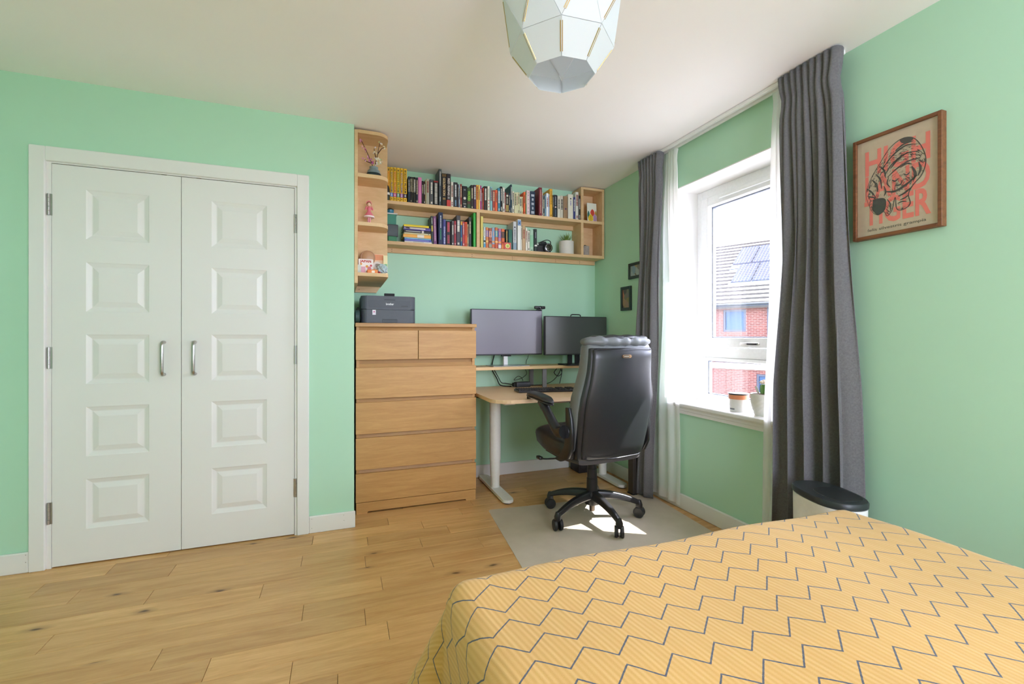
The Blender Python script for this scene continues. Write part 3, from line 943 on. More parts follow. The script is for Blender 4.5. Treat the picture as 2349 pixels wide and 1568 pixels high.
# seat: bucket cushion with a waterfall front
def loft_y(sections, n=28):
    """sections along y: (y, cx, cz, half width, half height, corner power)"""
    rings = []
    for (y, cx, cz, hw, hh, p) in sections:
        ring = []
        for k in range(n):
            a = 2 * PI * k / n
            c, s = math.cos(a), math.sin(a)
            ring.append((cx + hw * math.copysign(abs(c) ** (2 / p), c), y, cz + hh * math.copysign(abs(s) ** (2 / p), s)))
        rings.append(ring)
    return rings
seat = MB().loft(loft_y([(-0.150, 0, 0.462, 0.20, 0.030, 3), (-0.140, 0, 0.458, 0.235, 0.050, 4), (-0.10, 0, 0.458, 0.256, 0.060, 5), (0.0, 0, 0.462, 0.268, 0.066, 5), (0.14, 0, 0.474, 0.272, 0.070, 5),
                         (0.23, 0, 0.488, 0.268, 0.066, 4), (0.275, 0, 0.498, 0.252, 0.052, 3), (0.292, 0, 0.500, 0.20, 0.024, 2.5)]))
lp('seat', seat, M['leather'], angle=60)
pan = MB().loft(loft_y([(-0.190, 0, 0.420, 0.17, 0.012, 4), (-0.182, 0, 0.412, 0.215, 0.024, 4), (0.0, 0, 0.406, 0.235, 0.030, 4), (0.17, 0, 0.416, 0.235, 0.030, 4), (0.20, 0, 0.425, 0.19, 0.018, 4)]))
lp('seat_shell', pan, plain('4A4644', 0.75), angle=60)
# backrest: horizontal sections going up
def back_sections(rows, n=32):
    rings = []
    for (z, yc, hw, ht, p, bow) in rows:
        ring = []
        for k in range(n):
            a = 2 * PI * k / n
            c, s = math.cos(a), math.sin(a)
            x = hw * math.copysign(abs(c) ** (2 / p), c)
            y = yc + ht * math.copysign(abs(s) ** (2 / p), s) + bow * (x / hw) ** 2
            ring.append((x, y, z))
        rings.append(ring)
    return rings
def ycb(z):
    f = (z - 0.45) / 0.68
    return -0.165 - 0.105 * f - 0.018 * math.sin(PI * f)
core = []
for (z, hw, ht) in ((0.412, 0.16, 0.03), (0.426, 0.215, 0.045), (0.49, 0.243, 0.058), (0.60, 0.256, 0.062), (0.70, 0.264, 0.066), (0.78, 0.260, 0.066), (0.86, 0.240, 0.064), (0.93, 0.224, 0.062), (1.00, 0.219, 0.060), (1.06, 0.219, 0.056), (1.085, 0.212, 0.040), (1.092, 0.19, 0.02)):
    core.append((z, ycb(z) + 0.012, hw, ht, 5, 0.018))
lp('back_cushion', MB().loft(back_sections(core)), M['leather_grey'], angle=70)
panel = []
for (z, hw, ht) in ((0.424, 0.17, 0.010), (0.432, 0.208, 0.020), (0.49, 0.219, 0.026), (0.60, 0.226, 0.028), (0.70, 0.231, 0.029), (0.78, 0.226, 0.029), (0.86, 0.212, 0.028), (0.93, 0.203, 0.027), (1.00, 0.200, 0.026), (1.045, 0.199, 0.022), (1.056, 0.185, 0.010)):
    panel.append((z, ycb(z) - 0.046, hw, ht, 5, 0.016))
lp('back_panel', MB().loft(back_sections(panel)), M['leather'], angle=70)
band = []
for (z, hw, ht) in ((0.414, 0.17, 0.02), (0.424, 0.226, 0.030), (0.49, 0.238, 0.032), (0.60, 0.248, 0.033), (0.70, 0.255, 0.034), (0.78, 0.250, 0.034), (0.86, 0.232, 0.033), (0.93, 0.218, 0.032), (1.00, 0.213, 0.031), (1.055, 0.212, 0.026), (1.062, 0.195, 0.012)):
    band.append((z, ycb(z) - 0.024, hw, ht, 6, 0.018))
lp('back_border', MB().loft(back_sections(band)), M['leather'], angle=70)
def piping(side):
    pts = []
    for (z, yc, hw, ht, p, bow) in panel[1:-1]:
        pts.append((side * (hw - 0.004), yc - ht * 0.55 + bow, z))
    return pts
pts = piping(-1) + [(-0.17, ycb(1.056) - 0.060, 1.052), (0.0, ycb(1.056) - 0.072, 1.054), (0.17, ycb(1.056) - 0.060, 1.052)] + list(reversed(piping(1)))
pts += [(0.17, ycb(0.43) - 0.062, 0.429), (0.0, ycb(0.43) - 0.074, 0.426), (-0.17, ycb(0.43) - 0.062, 0.429), pts[0]]
lp('piping', MB().tube(pts, 0.0035, 6), M['black_plastic'])
head = MB()
hr = []
for i in range(25):
    f = i / 24
    x = -0.222 + 0.444 * f
    e = min(1.0, 0.25 + 0.75 * math.sqrt(max(0.0, math.sin(PI * min(max(f, 0.02), 0.98)) * 2.2)) if (f < 0.13 or f > 0.87) else 1.0)
    bulge = 1 + 0.05 * math.sin(12 * PI * f) + (-.10 if abs(f - 0.24) < 0.03 or abs(f - 0.62) < 0.02 else 0)
    ring = []
    for k in range(16):
        a = 2 * PI * k / 16
        ring.append((x, ycb(1.10) + 0.010 + 0.018 * (x / 0.22) ** 2 + 0.062 * e * bulge * math.cos(a), 1.092 + 0.034 * e * bulge * math.sin(a)))
    hr.append(ring)
head.loft(hr)
lp('head_roll', head, M['leather_grey'], angle=80)
top = MB()
hr = []
for i in range(21):
    f = i / 20
    x = -0.185 + 0.40 * f
    e = 0.35 + 0.65 * math.sin(PI * f) ** 0.4
    ring = [(x, ycb(1.12) + 0.018 + 0.018 * (x / 0.22) ** 2 + 0.055 * e * math.cos(2 * PI * k / 14), 1.112 + (0.019 + 0.003 * math.sin(22 * f)) * e * math.sin(2 * PI * k / 14)) for k in range(14)]
    hr.append(ring)
top.loft(hr)
lp('head_pillow', top, M['leather'], angle=80)
bg = MB().prism([(x, z) for (x, z) in rrect(-0.030, 1.003, 0.030, 1.021, 0.009, 5)], ycb(1.01) - 0.0785, ycb(1.01) - 0.070, 'Y', bevel=0.001)
bo = lp('badge', bg, plain('C9A27E', 0.3, metal=0.8), smooth=False)
lp('badge_inset', MB().prism(rrect(-0.026, 1.0055, 0.014, 1.0185, 0.006, 4), ycb(1.01) - 0.0792, ycb(1.01) - 0.0780, 'Y'), M['black_plastic'], bo, smooth=False)
for j in range(5):
    lp('badge_mark', MB().box(-0.022 + j * 0.007, ycb(1.01) - 0.0797, 1.009, -0.0175 + j * 0.007, ycb(1.01) - 0.0790, 1.015), plain('D8C6AE', 0.4), bo, smooth=False)
for s in (-1, 1):
    # side bracket
    br = MB()
    rings = []
    for (y, z, wy) in ((-0.16, 0.720, 0.020), (-0.17, 0.66, 0.030), (-0.175, 0.58, 0.036), (-0.165, 0.50, 0.042), (-0.12, 0.435, 0.050), (-0.05, 0.402, 0.040)):
        rings.append([(s * (0.268 + dx), y + dy, z) for (dx, dy) in rrect(-0.012, -wy, 0.012, wy, 0.009, 3)])
    lp('arm_bracket', br.loft(rings), M['black_plastic'], angle=60)
    sup = MB()
    path = curve_pts([(s * 0.290, -0.150, 0.585), (s * 0.298, -0.095, 0.580), (s * 0.303, -0.020, 0.640), (s * 0.306, 0.045, 0.700), (s * 0.308, 0.080, 0.730)], 5)
    rad = [0.038 - 0.011 * min(1, i / 9) + (0.003 if i > 14 else 0) for i in range(len(path))]
    lp('arm_support', sup.tube(path, rad, 14), M['black_plastic'], angle=60)
    lp('arm_joint', MB().lathe([(0.036, -0.006), (0.038, 0.0), (0.038, 0.014), (0.030, 0.020)], (s * 0.276, -0.150, 0.585), 'X', 20), M['black_plastic'])
    pr, cr = [], []
    for i in range(15):
        f = i / 14
        y = -0.045 + 0.315 * f
        z = 0.735 + 0.022 * f + 0.010 * math.sin(PI * f) - 0.020 * max(0, f - 0.85) / 0.15
        e = min(1.0, math.sqrt(max(0.02, math.sin(PI * min(max(f, 0.015), 0.985)))) * 1.25)
        e = min(1.0, e)
        wd = (0.036 + 0.006 * f) * e
        pr.append([(s * 0.306 + wd * math.copysign(abs(math.cos(a)) ** 0.7, math.cos(a)), y, z + (0.019 if math.sin(a) > 0 else 0.010) * e * math.copysign(abs(math.sin(a)) ** 0.8, math.sin(a))) for a in [2 * PI * k / 18 for k in range(18)]])
        cr.append([(s * 0.306 + wd * 0.94 * math.cos(a), y, z - 0.014 + 0.012 * e * math.sin(a)) for a in [2 * PI * k / 14 for k in range(14)]])
    lp('arm_pad', MB().loft(pr), M['leather'], angle=70)
    lp('arm_tray', MB().loft(cr), M['black_plastic'], angle=70)

# chair mat
mt = MB().prism(rrect(-0.60, -0.46, 0.57, 0.46, 0.02, 4), 0.0, 0.0022, 'Z').build('chair_mat', M['mat'])
mt.location = (1.426, 2.299, 0.0002)
mt.rotation_euler = (0, 0, math.radians(-5.0))
tag(mt, 'thin grey floor mat under the office chair', 'mat')
# ------------------------------------------------------------------ curtain track and curtains
trk = thing('curtain_track', 'white double curtain track along the ceiling above the window', 'curtain track', (2.03, 2.02, H - 0.022))
MB().box(2.040, 1.352, H - 0.020, 2.058, 2.735, H - 0.0005, bevel=0.002, seg=1).build('rail', M['white_plastic'], trk)
MB().box(2.000, 1.352, H - 0.020, 2.018, 2.735, H - 0.0005, bevel=0.002, seg=1).build('rail', M['white_plastic'], trk)
MB().box(2.018, 1.352, H - 0.006, 2.040, 2.735, H - 0.0005).build('bridge', M['white_plastic'], trk)

def curtain(name, label, mat, xc, ys_top, ys_bot, ztop, zbot, folds, amp_t, amp_b, seed, group=None, head=0.10, thick=0.0018, skew=0.0, lowfold=0.55, nu=150, nv=60):
    r = random.Random(seed)
    ph = [r.uniform(0, 2 * PI) for _ in range(6)]
    verts, faces = [], []
    for j in range(nv + 1):
        f = j / nv
        z = ztop + (zbot - ztop) * f
        hd = max(0.0, 1 - (ztop - z) / head) if head > 0 else 0.0        # 1 at the very top, 0 below the tape
        low = min(1.0, f * 1.6)
        y0 = ys_top[0] + (ys_bot[0] - ys_top[0]) * f ** 1.2
        y1 = ys_top[1] + (ys_bot[1] - ys_top[1]) * f ** 1.2
        pinch = 1.0 - 0.10 * math.exp(-((ztop - z - head) / 0.05) ** 2)
        yc, hw = (y0 + y1) / 2, (y1 - y0) / 2 * pinch * (1 + 0.06 * hd)
        for i in range(nu + 1):
            s = i / nu
            a = 2 * PI * folds * s
            w_hi = math.sin(a + 0.5 * math.sin(a))
            w_lo = math.sin(a * lowfold + ph[0] + 0.4 * math.sin(2 * PI * s + ph[1])) + 0.35 * math.sin(a * 1.0 + ph[2])
            amp = amp_t * (1 - low) + amp_b * low
            x = xc + amp * (w_hi * (1 - low) + w_lo * low * 0.85) + skew * (s - 0.5)
            x += 0.006 * math.sin(5 * z + ph[3] + 3 * s)
            y = yc - hw + 2 * hw * s + 0.010 * math.cos(a) * (1 - low) + 0.016 * math.cos(a * lowfold + ph[4]) * low
            zz = z - (0.004 * (1 + math.sin(a)) if j == 0 else 0)
            verts.append((min(x, 2.066), y, zz))
    for j in range(nv):
        for i in range(nu):
            p = j * (nu + 1) + i
            faces.append((p, p + 1, p + nu + 2, p + nu + 1))
    me = bpy.data.meshes.new(name)
    me.from_pydata(verts, [], faces)
    o = link(name, me, mat, smooth=True, angle=180)
    if thick > 0:
        md = o.modifiers.new('cloth', 'SOLIDIFY'); md.thickness = thick; md.offset = 0
    return tag(o, label, 'curtain', group)
curtain('curtain', 'charcoal pleated curtain hanging between the window and the tiger print', M['curtain'], 1.994, (1.330, 1.600), (1.245, 1.672), H - 0.006, 0.012, 9, 0.022, 0.034, 3, 'charcoal curtains', head=0.13)
curtain('curtain', 'charcoal pleated curtain hanging in the desk corner behind the chair', M['curtain'], 1.992, (2.495, 2.705), (2.605, 2.815), H - 0.012, 0.010, 7, 0.022, 0.030, 11, 'charcoal curtains', head=0.11)
curtain('voile_curtain', 'sheer white curtain beside the desk end of the window', M['voile'], 2.046, (2.392, 2.560), (2.365, 2.660), H - 0.024, 0.035, 6, 0.010, 0.016, 5, 'sheer white curtains', head=0.06, thick=0.0)
curtain('voile_curtain', 'sheer white curtain peeping out beside the charcoal curtain near the tiger print', M['voile'], 2.046, (1.560, 1.690), (1.640, 1.765), H - 0.024, 0.035, 5, 0.010, 0.012, 8, 'sheer white curtains', head=0.06, thick=0.0)

# ------------------------------------------------------------------ pendant lamp of folded panels
LX, LY = 0.653, 1.300
lm = thing('pendant_lamp', 'white faceted pendant lampshade of folded panels with gilt seams', 'lamp', (LX, LY, 1.945))
base_ang = math.atan2(-LY, -LX)             # one vertex points at the viewer's side of the room
def ringv(r, z, half):
    return [Vector((LX + r * math.cos(base_ang + (k + half) * PI / 4), LY + r * math.sin(base_ang + (k + half) * PI / 4), z)) for k in range(8)]
R2 = ringv(0.104, 1.948, 0); R1 = ringv(0.163, 2.028, 0); R0 = ringv(0.195, 2.166, 0.5); RT = ringv(0.150, 2.296, 0.5); RC = ringv(0.050, 2.332, 0.5)
cen = Vector((LX, LY, 2.13))
def slab(polys, gap, thick=0.0012):
    """panel of one or more planar facets, shrunk a little, with thickness"""
    mb = MB()
    for poly in polys:
        c = sum(poly, Vector()) / len(poly)
        nrm = (poly[1] - poly[0]).cross(poly[2] - poly[0]).normalized()
        if nrm.dot(c - cen) < 0: nrm = -nrm
        sh = []
        for p, g in zip(poly, gap):
            sh.append(p + (c - p).normalized() * g)
        outer = [p + nrm * thick for p in sh]
        n = len(sh)
        mb._add([tuple(p) for p in sh + outer], [tuple(range(n)), tuple(range(2 * n - 1, n - 1, -1))] + [(i, (i + 1) % n, n + (i + 1) % n, n + i) for i in range(n)])
    return mb
def seam(a, b):
    d = (b - a)
    m = (a + b) / 2
    out = (m - cen).normalized()
    side = d.normalized().cross(out).normalized()
    p, q = a + d * 0.12, b - d * 0.12
    mb = MB()
    for s in (-1, 1):
        mb.tube([tuple(p + side * s * 0.0026 + out * 0.0008), tuple(q + side * s * 0.0026 + out * 0.0008)], 0.0014, 6)
    mb.build('gilt_seam', M['gold'], lm)
    mb = MB()
    mb.tube([tuple(p + out * 0.001), tuple(q + out * 0.001)], 0.0016, 6)
    mb.build('seam_rib', M['lamp_white'], lm)
for k in range(8):
    n = (k + 1) % 8
    slab([[R2[k], R2[n], R1[n], R1[k]]], [0.0012] * 4).build('panel', M['lamp_white'], lm)
    slab([[R1[k], R1[n], R0[k]]], [0.0012, 0.0012, 0.0012]).build('panel', M['lamp_white'], lm)
    slab([[R0[k], R0[n], R1[n]]], [0.0012, 0.0012, 0.0012]).build('panel', M['lamp_white'], lm)
    slab([[R0[k], R0[n], RT[n], RT[k]]], [0.0012] * 4).build('panel', M['lamp_white'], lm)
    slab([[RT[k], RT[n], RC[n], RC[k]]], [0.0012] * 4).build('panel', M['lamp_white'], lm)
    seam(R2[k], R1[k]); seam(R1[k], R0[k]); seam(R0[k], RT[k])
MB().lathe([(0.052, 2.330), (0.052, 2.336), (0.012, 2.340), (0.006, H - 0.03)], (LX, LY, 0), 'Z', 16).build('shade_ring', M['lamp_white'], lm, smooth=True)
MB().lathe([(0.050, H - 0.030), (0.050, H - 0.012), (0.040, H - 0.0005)], (LX, LY, 0), 'Z', 24).build('ceiling_rose', M['white_plastic'], lm, smooth=True)
MB().lathe([(0.020, 2.29), (0.020, 2.335)], (LX, LY, 0), 'Z', 16).build('bulb_holder', M['white_plastic'], lm)
bb = MB().ball((LX, LY, 2.24), 0.03, 1, 1, 1.25, 3)
bb.build('bulb', plain('F0EFEA', 0.2), lm, smooth=True)

# ------------------------------------------------------------------ framed tiger print on the right wall
py0, py1, pz0, pz1 = 1.010, 1.320, 1.527, 1.952
fp = thing('framed_print', 'walnut-framed print of a crouching wildcat over coral lettering', 'picture', (W, (py0 + py1) / 2, pz0))
fw, fd = 0.0135, 0.030
for (a, b, c2, d2_) in ((py0, py0 + fw, pz0, pz1), (py1 - fw, py1, pz0, pz1), (py0 + fw, py1 - fw, pz1 - fw, pz1), (py0 + fw, py1 - fw, pz0, pz0 + fw)):
    MB().box(W - fd, a, c2, W - 0.0005, b, d2_, bevel=0.0012, seg=1).build('frame_rail', M['walnut'], fp)
paper = MB().box(W - 0.020, py0 + fw, pz0 + fw, W - 0.018, py1 - fw, pz1 - fw).build('print', plain('CDB79E', 0.8, grain=0.03), fp)
XP = W - 0.0204
coral = plain('F07F72', 0.75)
pc = (py0 + py1) / 2
for (s, zc, sz, wd) in (('HIGH', 1.842, 0.140, 0.226), ('LAND', 1.738, 0.140, 0.226), ('TIGER', 1.634, 0.140, 0.232)):
    o = put_text(s, sz, RWALL, Vector((XP, pc - 0.002, zc)), coral, paper, width=wd, bold=0.0034)
o = put_text('felis silvestris grampia', 0.0165, RWALL, Vector((XP, pc, 1.562)), plain('6B5E55', 0.8), paper, width=0.205)
ink = plain('4A4744', 0.8, grain=0.1); ink2 = plain('A8927F', 0.8, grain=0.1)
def P2(a, b):                                # print coordinates: a from left (0..1), b from bottom (0..1)
    return (py1 - fw - a * (py1 - py0 - 2 * fw), pz0 + fw + b * (pz1 - pz0 - 2 * fw))
def blob(pts, layer, mat, name, par):
    pl_ = curve_pts([(P2(*p)[0], P2(*p)[1], 0) for p in pts + [pts[0]]], 5)[:-1]
    MB().prism([(q[0], q[1]) for q in pl_], XP - 0.00035 - 0.00025 * layer, XP - 0.0002 - 0.00025 * layer, 'X').build(name, mat, par)
def stroke(pts, w, layer, mat, par, name='ink_stripe'):
    q = curve_pts([(P2(*p)[0], P2(*p)[1], 0) for p in pts], 5)
    L_, R_ = [], []
    for i, p in enumerate(q):
        a, b = Vector(q[max(i - 1, 0)]), Vector(q[min(i + 1, len(q) - 1)])
        d = (b - a).normalized(); nrm = Vector((-d.y, d.x, 0))
        k = w * (0.35 + 0.65 * math.sin(PI * i / (len(q) - 1)))
        L_.append(Vector(p) + nrm * k); R_.append(Vector(p) - nrm * k)
    poly = [(p.x, p.y) for p in L_] + [(p.x, p.y) for p in reversed(R_)]
    MB().prism(poly, XP - 0.0005 - 0.00025 * layer, XP - 0.0003 - 0.00025 * layer, 'X').build(name, mat, par)
cat = [(0.15, 0.34), (0.12, 0.46), (0.19, 0.60), (0.30, 0.72), (0.42, 0.84), (0.56, 0.90), (0.70, 0.88), (0.80, 0.78), (0.86, 0.63), (0.82, 0.50), (0.72, 0.42), (0.66, 0.34), (0.68, 0.24), (0.60, 0.20), (0.52, 0.22), (0.50, 0.34), (0.46, 0.22), (0.40, 0.17), (0.36, 0.22), (0.28, 0.20), (0.20, 0.25)]
tailmat = plain('B7907F', 0.8, grain=0.1)
# the animal is drawn in ink lines so that the coral letters show through
edge = cat + [cat[0]]
stroke(edge, 0.0016, 1, ink, paper, 'ink_outline')
blob([(0.20, 0.27), (0.22, 0.36), (0.30, 0.37), (0.38, 0.34), (0.37, 0.24), (0.28, 0.20)], 1, ink, 'ink_tail_tip', paper)
blob([(0.55, 0.90), (0.62, 0.905), (0.72, 0.87), (0.66, 0.84), (0.58, 0.86)], 1, ink, 'ink_back', paper)
for (pts, w) in (([(0.34, 0.66), (0.46, 0.76), (0.62, 0.82), (0.76, 0.80)], 0.003), ([(0.36, 0.58), (0.46, 0.68), (0.62, 0.74), (0.78, 0.73)], 0.0026), ([(0.40, 0.56), (0.52, 0.62), (0.66, 0.66), (0.80, 0.66)], 0.0028),
                 ([(0.20, 0.58), (0.26, 0.52), (0.28, 0.44)], 0.003), ([(0.25, 0.63), (0.31, 0.56), (0.33, 0.46)], 0.003), ([(0.14, 0.50), (0.20, 0.45), (0.24, 0.40)], 0.0028), ([(0.14, 0.42), (0.20, 0.40), (0.26, 0.38)], 0.0026),
                 ([(0.30, 0.70), (0.36, 0.64), (0.38, 0.56)], 0.0028), ([(0.70, 0.60), (0.74, 0.52), (0.72, 0.46)], 0.005), ([(0.78, 0.62), (0.80, 0.55), (0.77, 0.49)], 0.004), ([(0.38, 0.42), (0.50, 0.40), (0.64, 0.44), (0.76, 0.50)], 0.0045),
                 ([(0.46, 0.52), (0.50, 0.50), (0.54, 0.52)], 0.0028), ([(0.60, 0.55), (0.64, 0.53), (0.68, 0.55)], 0.0028), ([(0.50, 0.46), (0.54, 0.45), (0.58, 0.46)], 0.003), ([(0.42, 0.56), (0.40, 0.50), (0.44, 0.45)], 0.0022),
                 ([(0.54, 0.34), (0.62, 0.36), (0.70, 0.40)], 0.0034), ([(0.56, 0.30), (0.62, 0.31), (0.66, 0.33)], 0.003), ([(0.40, 0.34), (0.44, 0.28), (0.44, 0.21)], 0.0026), ([(0.53, 0.27), (0.58, 0.28), (0.64, 0.27)], 0.0024),
                 ([(0.50, 0.80), (0.60, 0.84), (0.72, 0.84)], 0.0032), ([(0.44, 0.64), (0.52, 0.70), (0.58, 0.72)], 0.0034), ([(0.56, 0.62), (0.64, 0.64), (0.70, 0.62)], 0.003), ([(0.36, 0.48), (0.38, 0.42), (0.36, 0.38)], 0.003)):
    stroke(pts, w, 2, ink, paper)
rf_ = random.Random(5)
def inside(p):
    c_ = False
    for i in range(len(cat)):
        (x1_, y1_), (x2_, y2_) = cat[i], cat[i - 1]
        if (y1_ > p[1]) != (y2_ > p[1]) and p[0] < (x2_ - x1_) * (p[1] - y1_) / (y2_ - y1_) + x1_:
            c_ = not c_
    return c_
fur = MB()
made = 0
while made < 620:
    a_, b_ = rf_.uniform(0.1, 0.88), rf_.uniform(0.18, 0.92)
    if not inside((a_, b_)): continue
    th_ = math.atan2(b_ - 0.45, a_ - 0.62) + PI / 2 + rf_.uniform(-0.45, 0.45)
    band = math.sin(17 * math.hypot(a_ - 0.62, (b_ - 0.45) * 1.3) + 2.2 * a_)
    L_ = rf_.uniform(0.012, 0.030)
    w_ = 0.0011 if band > 0.25 else 0.0005
    if band < -0.3 and rf_.random() < 0.5: continue
    p0, p1 = Vector((*P2(a_ - L_ * math.cos(th_), b_ - L_ * math.sin(th_) * 0.7), 0)), Vector((*P2(a_ + L_ * math.cos(th_), b_ + L_ * math.sin(th_) * 0.7), 0))
    d_ = (p1 - p0).normalized(); n_ = Vector((-d_.y, d_.x, 0)) * w_
    x_ = XP - 0.0009 - 0.00001 * (made % 7)
    fur._add([(x_, *(p0)[:2]), (x_, *((p0 + p1) / 2 + n_)[:2]), (x_, *(p1)[:2]), (x_, *((p0 + p1) / 2 - n_)[:2])], [(0, 1, 2, 3)])
    made += 1
fo_ = fur.build('ink_fur', ink, paper)
fo_['kind'] = 'stuff'
MB().box(W - 0.0245, py0 + fw, pz0 + fw, W - 0.0235, py1 - fw, pz1 - fw).build('glazing', M['glass'], fp)

# two small photographs
def photo_mat(name, cols, seed):
    t = NT(name)
    t.set(Roughness=0.35)
    co = t.coord('Object', (34, 34, 26))
    vo = t.n('ShaderNodeTexVoronoi', i_Scale=1.0); nz = t.n('ShaderNodeTexNoise', i_Scale=1.2, i_Detail=4.0)
    vo.inputs['Randomness'].default_value = 1.0
    t.l(co, nz.inputs['Vector'])
    t.l(t.mix(0.3, co, nz.outputs['Color']), vo.inputs['Vector'])
    sp = t.n('ShaderNodeSeparateColor'); t.l(vo.outputs['Color'], sp.inputs[0])
    t.l(t.ramp(sp.outputs[0], [(i / (len(cols) - 1), srgb(c)) for i, c in enumerate(cols)]), t.b.inputs['Base Color'])
    return t.m
def wall_photo(label, y0, y1, z0, z1, wd, mat):
    t = thing('photo_frame', label, 'picture', (W, (y0 + y1) / 2, z0), 0, 'small black photo frames')
    for (a, b, c2, d2_) in ((y0, y0 + wd, z0, z1), (y1 - wd, y1, z0, z1), (y0 + wd, y1 - wd, z1 - wd, z1), (y0 + wd, y1 - wd, z0, z0 + wd)):
        MB().box(W - 0.014, a, c2, W - 0.0005, b, d2_, bevel=0.001, seg=1).build('frame_rail', plain('24302C', 0.45), t)
    MB().box(W - 0.008, y0 + wd, z0 + wd, W - 0.006, y1 - wd, z1 - wd).build('photograph', mat, t)
wall_photo('landscape photo in a black frame, half behind the desk-corner curtain', 2.790, 2.983, 1.562, 1.682, 0.021, photo_mat('snapshot_beach', ['3E5068', '8FA9BC', 'C9B48A', '6E5A3E', 'A9B5BC', '3A4A3A'], 1))
wall_photo('portrait photo in a black frame, lower of the two on the window wall', 2.952, 3.087, 1.325, 1.512, 0.022, photo_mat('snapshot_garden', ['4A5A4A', 'B88A68', '2E4A66', 'A08A4A', '3A3F3A', 'C07A62'], 2))

# ------------------------------------------------------------------ slim bin in the corner
bn = thing('pedal_bin', 'slim oval white bin with a black lid between the bed and the charcoal curtain', 'bin', (1.848, 1.282, 0.0), math.radians(-18))
def oval(ax, ay, z, n=40, p=2.6):
    return [(ax * math.copysign(abs(math.cos(a)) ** (2 / p), math.cos(a)), ay * math.copysign(abs(math.sin(a)) ** (2 / p), math.sin(a)), z) for a in [2 * PI * k / n for k in range(n)]]
MB().loft([oval(0.088, 0.138, 0.0), oval(0.090, 0.140, 0.01), oval(0.094, 0.146, 0.465)]).build('body', M['white_plastic'], bn, smooth=True, world=False)
MB().loft([oval(0.090, 0.142, 0.465), oval(0.097, 0.149, 0.470), oval(0.098, 0.150, 0.486), oval(0.094, 0.146, 0.492), oval(0.080, 0.130, 0.492)]).build('lid', plain('2B3031', 0.42), bn, smooth=True, world=False)
MB().loft([oval(0.070, 0.085, 0.4925), oval(0.068, 0.083, 0.4945), oval(0.062, 0.076, 0.4935)]).xform(Matrix.Translation((0.012, -0.035, 0))).build('lid_dish', plain('1D2021', 0.5), bn, smooth=True, world=False)
